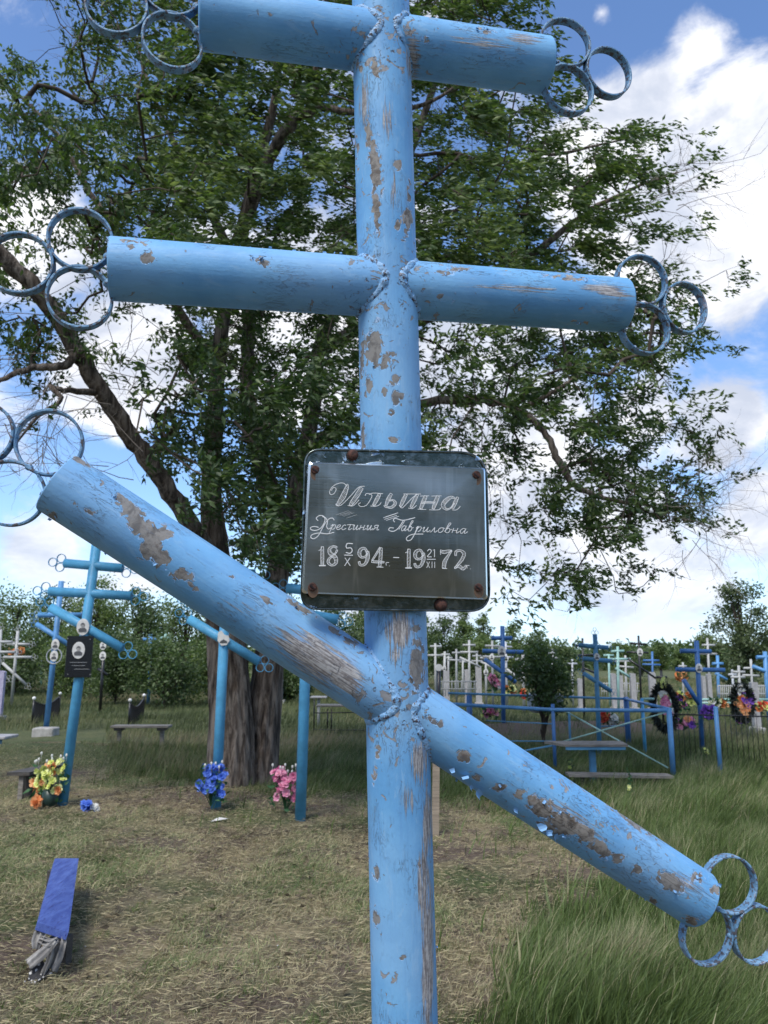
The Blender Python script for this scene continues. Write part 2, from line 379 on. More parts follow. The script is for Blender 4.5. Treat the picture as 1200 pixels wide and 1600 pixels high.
tag(np_mesh('ground', V, F, M['ground'], None, dict(soil=soilf(XX, YY).ravel()), smooth=True), kind='structure')

# ------------------------------------------------------------------ main cross
m, t = mat('peeling_blue_paint')
uv = t.n('ShaderNodeUVMap', uv_map='UVMap').outputs[0]; tc = t.n('ShaderNodeTexCoord').outputs['Object']
chip = t.attr('chip').outputs['Fac']; scuff = t.attr('scuff').outputs['Fac']; wear = t.attr('wear').outputs['Fac']
nA = t.noise(tc, 55, 6, .62, .6); nB = t.noise(tc, 160, 4, .6); nC = t.noise(tc, 9, 5, .6); nD = t.noise(tc, 3.2, 3, .5)
streak = t.noise(t.map(uv, (260, 10, 1)), 1.0, 5, .7, .3); stroke = t.noise(t.map(uv, (120, 5, 1)), 1.0, 4, .6, .2)
vw = t.vm('ADD', tc, t.vm('SCALE', t.n('ShaderNodeTexNoise', {'Vector': tc, 'Scale': 70.0, 'Detail': 3.0}).outputs['Color']).outputs[0]).outputs[0]
for nd_ in t.t.nodes:
    if nd_.type == 'VECT_MATH' and nd_.operation == 'SCALE': nd_.inputs['Scale'].default_value = .012
vor = t.n('ShaderNodeTexVoronoi', {'Vector': vw, 'Scale': 105.0}).outputs['Color']
cellr = t.n('ShaderNodeSeparateColor', {'Color': vor}).outputs[0]
cm = t.m('ADD', t.m('MULTIPLY', chip, 1.05), t.m('ADD', t.m('MULTIPLY', t.m('SUBTRACT', cellr, .55), .62), t.m('MULTIPLY', t.m('SUBTRACT', nA, .5), .8)))
chipm = t.ss(cm, .495, .52)
edge = t.m('MULTIPLY', t.ss(cm, .40, .48), t.m('SUBTRACT', 1, chipm))
# sparse small chips anywhere, denser with wear
nE = t.noise(t.map(tc, loc=(4, 2, 7)), 42, 5, .6, .9)
sm = t.m('ADD', nE, t.m('MULTIPLY', wear, .20)); small = t.ss(sm, .69, .705)
ck = t.noise(t.map(uv, (95, 20, 1), loc=(7, 2, 0)), 1.0, 5, .62, 1.3); crack = t.m('MULTIPLY', t.ss(t.m('ABSOLUTE', t.m('SUBTRACT', ck, .5)), .012, .004), t.ss(t.noise(tc, 11, 3, .5), .50, .60))
bare = t.m('MAXIMUM', t.m('MAXIMUM', chipm, small), t.m('MULTIPLY', crack, .45))
scf = t.m('MULTIPLY', t.ss(t.m('ADD', scuff, t.m('MULTIPLY', t.m('SUBTRACT', streak, .5), 2.4)), .46, .62), t.ss(scuff, .12, .45))
blue = t.mix(t.ss(nC, .3, .72), (.115, .320, .590), (.180, .420, .690))
blue = t.mix(t.m('MULTIPLY', t.ss(nD, .45, .64), .30), blue, (.27, .43, .64))
blue = t.mix(t.m('MULTIPLY', t.ss(t.noise(t.map(uv, (60, 14, 1)), 1.0, 6, .7, .5), .54, .66), .35), blue, (.30, .48, .66))
blue = t.mix(t.m('MULTIPLY', t.ss(stroke, .52, .72), .28), blue, (.11, .27, .53))
fade = t.ss(t.m('ADD', t.m('MULTIPLY', nC, .6), t.m('MULTIPLY', scuff, .6)), .56, .75)
blue = t.mix(t.m('MULTIPLY', fade, .35), blue, (.42, .45, .60))
under = t.mix(t.ss(nA, .40, .58), (.13, .115, .10), (.29, .27, .245))
under = t.mix(t.m('MULTIPLY', t.ss(t.m('SUBTRACT', .62, cm), .02, .09), .6), under, (.36, .37, .40))
under = t.mix(t.m('MULTIPLY', t.ss(nB, .52, .7), .5), under, (.13, .085, .06))
under = t.mix(t.m('MULTIPLY', t.ss(nD, .35, .6), .4), under, (.13, .15, .17))
sc_col = t.mix(t.ss(t.m('ADD', t.m('MULTIPLY', t.noise(t.map(uv, (420, 22, 1)), 1.0, 4, .65, .2), .75), t.m('MULTIPLY', nB, .25)), .42, .60), (.17, .125, .085), (.50, .47, .43))
c = t.mix(t.m('MULTIPLY', scf, .85), blue, sc_col)
c = t.mix(t.m('MULTIPLY', edge, .55), c, (.45, .58, .80))
c = t.mix(bare, c, under)
dirt = t.ss(t.m('ADD', nC, t.m('MULTIPLY', wear, .25)), .72, .86)
c = t.mix(t.m('MULTIPLY', dirt, .35), c, (.10, .12, .15))
h = t.m('ADD', t.m('MULTIPLY', bare, -1.0), t.m('ADD', t.m('MULTIPLY', edge, .55), t.m('ADD', t.m('MULTIPLY', stroke, .22), t.m('ADD', t.m('MULTIPLY', nB, .22), t.m('MULTIPLY', t.m('MULTIPLY', scf, streak), -.5)))))
nrm = t.bump(h, .75, .0022)
grime = t.ss(t.noise(t.map(uv, (90, 22, 1), loc=(3, 1, 0)), 1.0, 7, .75, .8), .55, .74)
c = t.mix(t.m('MULTIPLY', grime, .38), c, (.12, .20, .32))
pits = t.m('MULTIPLY', t.ss(t.noise(tc, 120, 5, .7, .4), .60, .66), t.ss(wear, .18, .6))
c = t.mix(t.m('MULTIPLY', pits, .8), c, (.07, .065, .075))
h = t.m('SUBTRACT', h, t.m('ADD', t.m('MULTIPLY', grime, .18), t.m('MULTIPLY', pits, .8))); nrm = t.bump(h, .85, .0022)
rg = t.m('ADD', .44, t.m('ADD', t.m('MULTIPLY', bare, .4), t.m('MULTIPLY', nC, .16)))
finish(t, c, rg, nrm=nrm, spec=.4); M['peel'] = m
m, t = mat('weld_paint'); tc = t.n('ShaderNodeTexCoord').outputs['Object']
a = t.noise(tc, 60, 6, .7, .8); b = t.noise(tc, 150, 4, .6)
c = t.mix(t.ss(a, .35, .6), (.13, .33, .60), (.26, .45, .68)); c = t.mix(t.ss(b, .53, .60), c, (.06, .055, .075)); c = t.mix(t.ss(a, .60, .64), c, (.14, .11, .10))
finish(t, c, .45, nrm=t.bump(t.m('ADD', a, b), .9, .004)); M['weld'] = m
m, t = mat('ring_paint'); tc = t.n('ShaderNodeTexCoord').outputs['Object']
a = t.noise(tc, 34, 6, .7, .5); b = t.noise(tc, 110, 4, .65)
c = t.mix(t.ss(a, .35, .65), (.09, .21, .36), (.19, .35, .52)); c = t.mix(t.ss(b, .50, .58), c, (.075, .07, .08)); c = t.mix(t.ss(a, .60, .66), c, (.30, .30, .36))
finish(t, c, .5, nrm=t.bump(t.m('ADD', a, b), .8, .003)); M['ringp'] = m

fwd = Vector((0, CT, ST)); upc = Vector((0, -ST, CT))
def camp(x, y, z): return CAM + Vector((1, 0, 0)) * x + upc * y + fwd * z
P1 = camp(.0326, -.748, 1.283); P2 = camp(-.0036, .849, 1.456)
U = (P2 - P1).normalized(); R0 = Vector((math.cos(R(14)), math.sin(R(14)), 0)); Rv = (R0 - U * R0.dot(U)).normalized(); Nv = Rv.cross(U).normalized()
if Nv.y > 0: Nv = -Nv
def hit(px, py, off=0):
    d = ray(px, py); p0 = P1 + Nv * off; s_ = (p0 - CAM).dot(Nv) / d.dot(Nv); return CAM + d * s_
def proj(P):
    P = np.asarray(P, float) - np.array(CAM); zc = P @ np.array(fwd); return 600 + FPX * P[:, 0] / zc, 800 - FPX * (P @ np.array(upc)) / zc, zc
foot = P1 - U * (P1.z / U.z); foot.z = -.02
RP, RB = .0545, .0525
CR = thing('orthodox_cross', tuple(foot), 'big light blue pipe cross with peeling paint and steel name plaque, nearest of all', 'cross', 'three-barred grave crosses')
# chips: px, py, half-length px, half-width px, angle deg (image, along), strength
chips = [(586, 108, 6, 15, 80, 1), (563, 105, 7, 14, 90, .8), (576, 215, 5, 26, 85, 1), (587, 262, 9, 38, 84, 1.1), (588, 330, 6, 34, 88, 1), (621, 258, 6, 8, 90, 1), (637, 345, 6, 17, 90, 1.1), (621, 349, 5, 9, 90, 1), (639, 300, 3, 18, 90, .8), (558, 235, 4, 24, 88, .7), (632, 374, 6, 5, 0, .8),
         (584, 545, 12, 27, 95, 1.15), (600, 563, 7, 11, 100, 1), (614, 554, 5, 5, 0, 1), (618, 592, 7, 8, 90, 1), (619, 622, 8, 14, 95, 1), (576, 600, 5, 18, 90, 1), (601, 615, 4, 9, 100, .9), (612, 643, 5, 6, 0, .9), (617, 687, 9, 4, 0, 1), (566, 560, 3, 40, 92, .9), (567, 690, 4, 26, 92, .9),
         (651, 1040, 9, 36, 92, 1.2), (648, 983, 6, 8, 90, 1), (588, 1362, 4, 14, 80, 1), (587, 1430, 5, 13, 90, 1), (655, 1350, 4, 9, 90, .8), (630, 1495, 3, 6, 60, .8), (591, 1175, 5, 10, 100, .8), (585, 1210, 5, 12, 90, .8),
         (229, 402, 9, 9, 20, 1.1), (415, 412, 9, 6, 10, 1), (405, 405, 14, 4, 5, .6), (210, 378, 16, 4, 8, .8), (205, 385, 8, 4, 0, .8), (690, 425, 13, 4, 5, .9), (722, 420, 17, 4, 8, .9), (890, 435, 30, 4, 5, .8), (900, 505, 20, 4, 0, .6), (690, 465, 14, 8, 5, .5),
         (755, 48, 20, 4, 8, .5), (665, 60, 8, 8, 0, .5),
         (188, 780, 12, 8, 35, 1), (213, 812, 26, 13, 60, 1.25), (240, 835, 24, 13, 10, 1.25), (232, 858, 14, 16, 80, 1.2), (250, 870, 16, 13, 30, 1.1), (283, 897, 12, 9, 25, 1.15), (300, 915, 12, 5, 40, .8), (140, 800, 10, 5, 40, .8), (80, 805, 10, 6, 40, .9), (120, 716, 30, 4, 34, 1), (420, 940, 12, 4, 34, .8), (470, 950, 26, 5, 34, .9), (545, 1000, 18, 5, 34, 1), (522, 985, 12, 4, 30, 1), (360, 900, 10, 4, 30, .6),
         (725, 1182, 10, 8, 30, 1.2), (680, 1128, 12, 6, 30, .9), (745, 1215, 10, 5, 30, 1), (780, 1232, 9, 7, 0, 1), (845, 1262, 22, 12, 30, 1.15), (882, 1287, 24, 16, 28, 1.2), (915, 1306, 18, 12, 35, 1.1), (937, 1328, 18, 9, 45, 1.05), (965, 1340, 8, 7, 0, 1), (1045, 1376, 22, 12, 28, 1.1), (1090, 1370, 10, 12, 60, .6), (990, 1285, 40, 5, 33, .9), (860, 1295, 26, 6, 33, 1), (1080, 1440, 12, 6, 30, .9), (812, 1237, 10, 9, 0, .9), (1020, 1408, 8, 5, 30, .8), (1120, 1390, 6, 12, 70, .8), (995, 1357, 8, 8, 0, .8)]
scuffs = [(500, 1030, 70, 30, 32, 1.0), (530, 1052, 45, 22, 45, 1.0), (625, 985, 22, 30, 90, .9), (618, 1022, 12, 20, 90, .7), (655, 1190, 14, 34, 95, .9), (668, 1500, 10, 130, 90, .95), (662, 1380, 10, 60, 90, .85), (668, 1290, 8, 60, 92, .9), (640, 1250, 14, 28, 90, .6), (645, 90, 12, 40, 90, .8), (605, 190, 10, 34, 88, .7), (570, 160, 10, 50, 90, .7), (615, 300, 5, 30, 90, .7),
          (950, 455, 40, 12, 8, .8), (800, 450, 90, 7, 3, .6), (760, 70, 60, 12, 10, .6), (820, 60, 30, 10, 10, .7), (1070, 1380, 40, 24, 30, .55), (890, 1280, 70, 22, 30, .6), (380, 950, 60, 20, 30, .35)]
joints = [(600, 62), (605, 450), (622, 1100)]
def pipe(name, A, B, r, extra_wear=0, seed=0, L0=.004, na=120):
    A = Vector(A); B = Vector(B); d = (B - A); L = d.length; d.normalize()
    u = d.cross(Nv).normalized(); w = u.cross(d).normalized()      # w points to the camera side
    nl = int(L / L0); tt = np.linspace(0, L, nl + 1); an = np.linspace(0, 2 * math.pi, na + 1)
    TT, AN = np.meshgrid(tt, an, indexing='ij')
    rr = r * (1 + .006 * (fbm(TT * 12 + seed, AN * 1.2, 3) - .5) + .008 * (fbm(TT * 3 + seed, AN * .6 + 5, 2) - .5))
    Pn = np.array(A)[None, None] + TT[..., None] * np.array(d) + rr[..., None] * (np.cos(AN)[..., None] * np.array(u) + np.sin(AN)[..., None] * np.array(w))
    V = Pn.reshape(-1, 3); nrmv = (np.cos(AN)[..., None] * np.array(u) + np.sin(AN)[..., None] * np.array(w)).reshape(-1, 3)
    px, py, zc = proj(V); view = (np.array(CAM) - V); facing = np.clip((nrmv * view).sum(1) / np.linalg.norm(view, axis=1) * 4 + .4, 0, 1)
    ch = np.zeros(len(V)); sc = np.zeros(len(V)); we = np.full(len(V), .12 + extra_wear)
    def blob(F_, lst):
        for (bx, by, a_, b_, deg, s_) in lst:
            a2, b2, dg = (b_, a_, deg) if deg >= 80 else (a_, b_, deg)
            c0, s0 = math.cos(R(dg)), math.sin(R(dg)); dx, dy = px - bx, py - by
            q = ((dx * c0 + dy * s0) / a2) ** 2 + ((-dx * s0 + dy * c0) / b2) ** 2
            F_[:] = np.maximum(F_, s_ * np.exp(-q * .74) * facing)
    blob(ch, chips); blob(sc, scuffs)
    for jx, jy in joints: we += .55 * np.exp(-((px - jx) ** 2 + (py - jy) ** 2) / 75. ** 2)
    we += .35 * np.exp(-((px - 880) ** 2 + (py - 1300) ** 2) / 150. ** 2)
    # unseen side: random peeling
    back = 1 - facing; ch = np.maximum(ch, back * np.clip((fbm(TT * 9 + seed * 3, AN * 1.4, 3).ravel() - .55) * 3, 0, .8))
    uvc = np.stack([(AN * r).ravel(), TT.ravel()], 1)
    I = np.arange((nl + 1) * (na + 1)).reshape(nl + 1, na + 1)
    F = np.stack([I[:-1, :-1], I[:-1, 1:], I[1:, 1:], I[1:, :-1]], -1).reshape(-1, 4)
    # end caps
    return V, F, dict(chip=ch, scuff=sc, wear=we), uvc, (A, B, d, u, w, L), nrmv
def cap_pts(A, dirv, u, w, r):
    V = []; F = []; n_ = 48; k0 = 0
    rings = [(r, 0), (r * .985, .002), (r * .6, .0035), (r * .01, .004)]
    for rr, dz in rings:
        for k_ in range(n_ + 1):
            a_ = 2 * math.pi * k_ / n_; V.append(Vector(A) + dirv * dz + (u * math.cos(a_) + w * math.sin(a_)) * rr)
    for i in range(len(rings) - 1):
        for k_ in range(n_): F.append((i * (n_ + 1) + k_, i * (n_ + 1) + k_ + 1, (i + 1) * (n_ + 1) + k_ + 1, (i + 1) * (n_ + 1) + k_))
    return np.array([tuple(v) for v in V]), np.array(F)
EDGEPTS = []
def build_pipe(name, A, B, r, caps=(True, True), **kw):
    V, F, at_, uvc, (A, B, d, u, w, L), nv = pipe(name, A, B, r, **kw)
    lab = kw.get('seed', 0)
    sel = np.where((at_['chip'] > .40) & (at_['chip'] < .62) & ((nv @ np.array(Nv)) > -.5))[0]
    if len(sel): 
        for i in RNG.choice(sel, min(len(sel), 26), replace=False): EDGEPTS.append((V[i], nv[i], np.array(d)))
    for q, (P_, dv) in enumerate(((A, -d), (B, d))):
        if caps[q]:
            cv, cf = cap_pts(P_, dv, u, w, r); b = len(V); V = np.concatenate([V, cv]); F = np.concatenate([F, cf + b])
            uvc = np.concatenate([uvc, np.zeros((len(cv), 2)) + np.arange(len(cv))[:, None] * .001])
            for k_, dflt in (('chip', .1), ('scuff', .2), ('wear', .5)): at_[k_] = np.concatenate([at_[k_], np.full(len(cv), dflt)])
    return np_mesh(name, V, F, M['peel'], CR, at_, True, uvc)
def onaxis(y): 
    pass
top = P2 + U * .36
build_pipe('post', foot, top, RP, seed=1)
A1, B1 = hit(313, 28), hit(850, 103); A2, B2 = hit(174, 420), hit(970, 477); A3, B3 = hit(91, 755), hit(1089, 1403)
bars = [('crossbar', A1, B1, 3), ('crossbar', A2, B2, 5), ('slanted_crossbar', A3, B3, 8)]
seams = []
def trefoil(E, e, parent, mtl):
    n_ = Vector(Nv).cross(e).normalized()
    fin = None
    fin = bpy.data.objects.new('ring_finial', None); COL.objects.link(fin); fin.parent = parent
    pads = (((.004, .026, .009), (.050, .004, .006)), ((.004, -.020, .009),), ((.098, .030, .006), (.096, -.024, .006)))
    for j, (de, dn) in enumerate(((.049, .054), (.049, -.046), (.142, .003))):
        c = E + e * de + n_ * dn
        mb = MB().ring(c, Nv + e * .06 * (j - 1), e, .0535, .019, .0044, 56, .018)
        for (qe, qn, s_) in pads[j]: mb.ball(E + e * qe + n_ * qn, s_, 6, (1.1, 1.0, .9))
        mb.build('ring', mtl, fin)
for name, A_, B_, sd_ in bars:
    ob = build_pipe(name, A_, B_, RB, seed=sd_)
    e = (B_ - A_).normalized(); n1_ = Nv.cross(e).normalized()
    # where the bar axis meets the post axis
    t0 = (P1 - A_); a11 = 1; b_ = e.dot(U); s_ = (t0.dot(e) - t0.dot(U) * b_) / (1 - b_ * b_); J = A_ + e * s_
    for sg in (-1, 1):
        ee = e * sg; pts = []; rad = []
        for k_ in range(200):
            ph = 2 * math.pi * k_ / 200; off = n1_ * (RB * math.cos(ph)) + Nv * (RB * math.sin(ph))
            tt_ = (math.sqrt(max(RP ** 2 - (RB * math.sin(ph)) ** 2, 0)) - off.dot(Rv) * (1 if ee.dot(Rv) > 0 else -1)) / abs(ee.dot(Rv))
            cy_ = math.cos(ph) * 5, math.sin(ph) * 5; nz = float(fbm(cy_[0] + sd_ * 7, cy_[1] + sg * 3 + 30, 3)); nz2 = float(vn(cy_[0] * 3 + sd_, cy_[1] * 3 + sg * 2 + 50))
            q_ = J + ee * tt_ + off; ax_ = (q_ - P1); ax_ = ax_ - U * ax_.dot(U); inw = (-off.normalized() - ax_.normalized()); inw = inw.normalized() if inw.length > .3 else -ax_.normalized()
            pts.append(q_ + inw * .0068 + ee * .002 * (nz - .5)); rad.append(.0104 + .0045 * (nz - .45))
        wm = MB().tube(pts, rad, 12, closed=True)
        wv = np.array([tuple(v) for v in wm.V]); q1 = fbm(wv[:, 0] * 160 + wv[:, 2] * 70, wv[:, 2] * 160 + wv[:, 1] * 110, 3) - .5
        ctr = np.repeat(np.array([tuple(p) for p in pts]), 12, axis=0); wm.V = [tuple(v) for v in ctr + (wv - ctr) * (1 + .30 * q1[:, None])]
        wm.build('weld_seam', M['weld'], ob)
    trefoil(A_, -e, CR, M['ringp']); trefoil(B_, e, CR, M['peel'] if False else M['ringp'])
MB().ball(top, .03, 6).build('top_cap', M['weld'], CR)
# curled paint flakes along chip edges
fl = MB(); 
for (x0, y0) in [(739, 1228), (752, 1236), (768, 1228), (726, 1214), (706, 1200), (858, 1296), (872, 1305), (845, 1285), (735, 1160), (712, 1148), (693, 1172), (808, 1262)]:
    p = hit(x0, y0, .035); EDGEPTS.append((np.array(p), np.array((Nv * .7 - Vector((0, 0, .7))).normalized()), np.array((B3 - A3).normalized()), 2.6))
for P_, n_, d_, *bg_ in EDGEPTS:
    P_ = Vector(P_); n_ = Vector(n_); d_ = Vector(d_); a_ = random.uniform(0, 6.28); b_ = n_.cross(d_).normalized()
    u_ = (d_ * math.cos(a_) + b_ * math.sin(a_)); v_ = n_.cross(u_); s_ = random.uniform(.0022, .0055) * (bg_[0] if bg_ else 1)
    V_ = []; F_ = []
    for i in range(4):
        curl = i / 3.; 
        for j in range(3): 
            V_.append(P_ + u_ * s_ * i * .45 * math.cos(curl * 1.1) + n_ * (.0008 + s_ * .9 * curl ** 1.6) + v_ * s_ * (j - 1) * (.8 - .25 * curl + random.uniform(-.15, .15)))
    for i in range(3):
        for j in range(2): F_.append((i * 3 + j, i * 3 + j + 1, i * 3 + j + 4, i * 3 + j + 3))
    fl.add(V_, F_)
m, t = mat('paint_flake'); tc = t.n('ShaderNodeTexCoord').outputs['Object']
finish(t, t.mix(t.noise(tc, 80, 2), (.17, .37, .66), (.24, .42, .66)), .8, spec=.2); M['flake'] = m
tag(fl.build('paint_flakes', M['flake'], CR), kind='stuff')

# plaque
m, t = mat('brushed_steel'); tc = t.n('ShaderNodeTexCoord').outputs['Object']
br = t.noise(t.map(tc, (6, 6, 420)), 1.0, 4, .6); bl = t.noise(tc, 7, 4, .6); vs = t.noise(t.map(tc, (34, 34, 2.5)), 1.0, 3, .6, .3); fine = t.noise(tc, 300, 3, .6)
c = t.mix(t.ss(bl, .3, .7), (.20, .205, .185), (.33, .33, .305)); c = t.mix(t.m('MULTIPLY', t.ss(vs, .54, .68), .5), c, (.46, .45, .41))  # vertical reflection streaks painted in as lighter base colour
rg = t.m('ADD', .20, t.m('ADD', t.m('MULTIPLY', bl, .12), t.m('MULTIPLY', br, .08)))
big = t.bump(t.noise(t.map(tc, (3.2, 3.2, 5.5), loc=(.3, 0, .2)), 1.0, 2, .5), .5, .02)
finish(t, c, rg, 1.0, t.bump(t.m('ADD', br, t.m('MULTIPLY', fine, .6)), .16, .0006, big)); M['steel'] = m
m, t = mat('painted_glint_steel_edge'); finish(t, (.75, .78, .80), .22, 1.0); M['edge'] = m  # same steel as the face; bevel's sky glint painted in as brighter colour
m, t = mat('tarnished_steel'); tc = t.n('ShaderNodeTexCoord').outputs['Object']
a = t.noise(tc, 24, 6, .65, .6); b = t.noise(tc, 70, 4, .6)
pm = t.ss(t.m('ADD', a, t.m('MULTIPLY', t.attr('smear').outputs['Fac'], .12)), .62, .66)
c = t.mix(t.ss(b, .4, .7), (.08, .10, .09), (.20, .22, .215)); c = t.mix(pm, c, (.30, .47, .72))
finish(t, c, t.m('ADD', .26, t.m('MULTIPLY', pm, .25)), t.m('SUBTRACT', .95, t.m('MULTIPLY', pm, .95)), t.bump(t.m('ADD', a, pm), .5, .002)); M['tray'] = m
m, t = mat('rust'); tc = t.n('ShaderNodeTexCoord').outputs['Object']
a = t.noise(tc, 160, 5, .7); finish(t, t.mix(t.ss(a, .35, .65), (.022, .010, .008), (.09, .035, .024)), .85, nrm=t.bump(a, .8, .002)); M['rust'] = m
m, t = mat('rust_stain'); tc = t.n('ShaderNodeTexCoord').outputs['Object']
finish(t, (.16, .10, .065), .55, .5); M['stain'] = m
m, t = mat('engraving'); tc = t.n('ShaderNodeTexCoord').outputs['Object']
finish(t, t.mix(t.noise(tc, 400, 2), (.62, .63, .62), (.86, .87, .86)), .6, .1); M['engr'] = m
OFF = RP + .016
def fil(px_list, r_px, off, n_=7):
    """rounded corner outline from photo corners -> points on the plaque plane"""
    out = []
    N_ = len(px_list)
    for i in range(N_):
        p = Vector((*px_list[i], 0)); a = Vector((*px_list[i - 1], 0)) - p; b = Vector((*px_list[(i + 1) % N_], 0)) - p
        rr = r_px[i]; a.normalize(); b.normalize(); 
        s_, e_ = p + a * rr, p + b * rr
        for k_ in range(n_ + 1):
            q = k_ / n_; x = s_ * (1 - q) ** 2 + p * 2 * q * (1 - q) + e_ * q ** 2; out.append(hit(x.x, x.y, off))
    return out
tr_pts = fil([(477, 703), (758, 708), (764, 955), (470, 951)], [24, 42, 34, 26], OFF - .012)
plq = MB(); plq.poly(tr_pts, Nv, .0025)
plaque = plq.build('memorial_plaque', M['tray'], CR)
sm_ = plaque.data.attributes.new('smear', 'FLOAT', 'POINT')
pxs, pys, _ = proj(np.array([tuple(v.co + Vector(CR.location)) for v in plaque.data.vertices]))
sm_.data.foreach_set('value', (np.exp(-((pxs - 500) / 50) ** 2) * .5).astype(np.float32))
# folded rim of the tray
rim = MB(); 
for q in range(len(tr_pts)):
    a_, b_ = tr_pts[q], tr_pts[(q + 1) % len(tr_pts)]
    if (a_ - b_).length > 1e-5: pass
rim.tube([p + Nv * .0035 for p in tr_pts], .0022, 6, closed=True); rim.build('tray_rim', M['tray'], plaque)
# raised face with bevelled edge
f0 = [(482, 722), (758, 731), (762, 937), (471, 927)]
o0 = fil(f0, [5, 5, 6, 6], OFF - .010, 4); o1 = fil(f0, [5, 5, 6, 6], OFF + .001, 4)
cx = sum((Vector(p) for p in o1), Vector()) / len(o1)
def inset(P_, d_): 
    return [p + (cx - p).normalized() * d_ * 1.0 for p in P_]
o2 = [p + Nv * .0025 for p in inset(o1, .0042)]; n_ = len(o0)
def bulge(P_):
    d_ = P_ - cx; u_ = min(1, abs(d_.dot(Rv)) / .148); v_ = min(1, abs(d_.dot(U)) / .108); return .0042 * (1 - u_ ** 4) * (1 - v_ ** 2)
fc = MB(); fc.add(o0 + o1 + o2, [(i * n_ + k_, i * n_ + (k_ + 1) % n_, (i + 1) * n_ + (k_ + 1) % n_, (i + 1) * n_ + k_) for i in range(2) for k_ in range(n_)])
c2_ = sum(o2, Vector()) / n_; RG_ = 14; rr_ = []
for j in range(RG_):
    for p in o2: q_ = c2_ + (p - c2_) * (1 - j / RG_); rr_.append(q_ + Nv * (bulge(q_) if j else 0))
fc.add(rr_ + [c2_ + Nv * bulge(c2_)], [(j * n_ + k_, j * n_ + (k_ + 1) % n_, (j + 1) * n_ + (k_ + 1) % n_, (j + 1) * n_ + k_) for j in range(RG_ - 1) for k_ in range(n_)] + [((RG_ - 1) * n_ + k_, (RG_ - 1) * n_ + (k_ + 1) % n_, RG_ * n_) for k_ in range(n_)], True)
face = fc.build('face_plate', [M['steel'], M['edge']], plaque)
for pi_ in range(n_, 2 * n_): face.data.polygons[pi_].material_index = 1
FO = OFF + .0035
def disc_at(px, py, r_, off, mtl, name, th=.003, dome=.002, n=20, ru=1, par=None):
    return MB().disc(hit(px, py, off), Nv, U, r_ * ru, r_, th, n, dome).build(name, mtl, par or plaque)
for (x, y) in ((492, 734), (744, 742), (488, 917), (747, 918)):
    o_ = disc_at(x, y, .0068, FO - .0004, M['rust'], 'screw', .0028, .0015)
    MB().disc(hit(x + 1, y + 5, FO), Nv, U, .0125, .0088, .00018, 20).build('rust_stain', M['stain'], plaque)
    sl = MB().beam(hit(x - 4, y - 3, FO + .0045), hit(x + 4, y + 3, FO + .0045), .0014, .0008, Nv); sl.build('screw_slot', M['black'], plaque)
for (x, y, r_) in ((551, 711, .010), (689, 945, .011)):
    b_ = MB().ball(hit(x, y, OFF - .006), r_, 7, (1, .7, 1)).build('bolt', M['rust'], plaque)
# engraving strokes, traced in zoomed plate coordinates
eng = MB()
def zp(x, y): return 480 + x / 4.2857, 720 + y / 4.2857
def smooth(pts, k=6):
    if len(pts) < 3: return pts
    P_ = [pts[0]] + list(pts) + [pts[-1]]; out = []
    for i in range(1, len(P_) - 2):
        for j in range(k):
            q = j / k; a, b, c, d = P_[i - 1], P_[i], P_[i + 1], P_[i + 2]
            out.append(tuple(.5 * ((2 * b[m_]) + (-a[m_] + c[m_]) * q + (2 * a[m_] - 5 * b[m_] + 4 * c[m_] - d[m_]) * q * q + (-a[m_] + 3 * b[m_] - 3 * c[m_] + d[m_]) * q ** 3) for m_ in range(len(b))))
    out.append(tuple(pts[-1])); return out
def ribbon(pts, w=1.0):
    P_ = [hit(*zp(p[0], p[1]), FO) for p in pts]; P_ = [p + Nv * (bulge(p) + .0002) for p in P_]; hw = w * .00019 * 1.0
    V_ = []; 
    for i, p in enumerate(P_):
        d = P_[min(i + 1, len(P_) - 1)] - P_[max(i - 1, 0)]
        if d.length < 1e-9: d = Rv.copy()
        s_ = Nv.cross(d.normalized()); V_ += [p - s_ * hw, p + s_ * hw]
    V_ = V_ + [v + Nv * .00025 for v in V_]; m_ = len(P_); F_ = []
    for i in range(m_ - 1):
        a = 2 * i; F_ += [(2 * m_ + a, 2 * m_ + a + 1, 2 * m_ + a + 3, 2 * m_ + a + 2), (a, a + 2, 2 * m_ + a + 2, 2 * m_ + a), (a + 1, 2 * m_ + a + 1, 2 * m_ + a + 3, a + 3)]
    eng.add(V_, F_)
def L_(*pts, w=2.6): ribbon(smooth(list(pts)), w)
def T_(*pts, hatch=5.5, w=2.3):
    """broad stroke: two outlines and hatching between (points are x, y, width)"""
    P_ = smooth(list(pts), 7); l = []; r_ = []
    for i, p in enumerate(P_):
        a = P_[max(i - 1, 0)]; b = P_[min(i + 1, len(P_) - 1)]; dx, dy = b[0] - a[0], b[1] - a[1]; q = math.hypot(dx, dy) or 1
        nx, ny = -dy / q, dx / q; h_ = p[2] / 2; l.append((p[0] + nx * h_, p[1] + ny * h_)); r_.append((p[0] - nx * h_, p[1] - ny * h_))
    ribbon(l, w); ribbon(r_, w); ribbon([l[0], r_[0]], w); ribbon([l[-1], r_[-1]], w)
    acc = 0
    for i in range(1, len(P_)):
        seg = math.hypot(P_[i][0] - P_[i - 1][0], P_[i][1] - P_[i - 1][1]); acc += seg
        if acc > hatch:
            acc = 0; j = min(i + 1, len(P_) - 1); ribbon([l[i], r_[j]], w * random.uniform(.45, .8))
S2 = 3.4
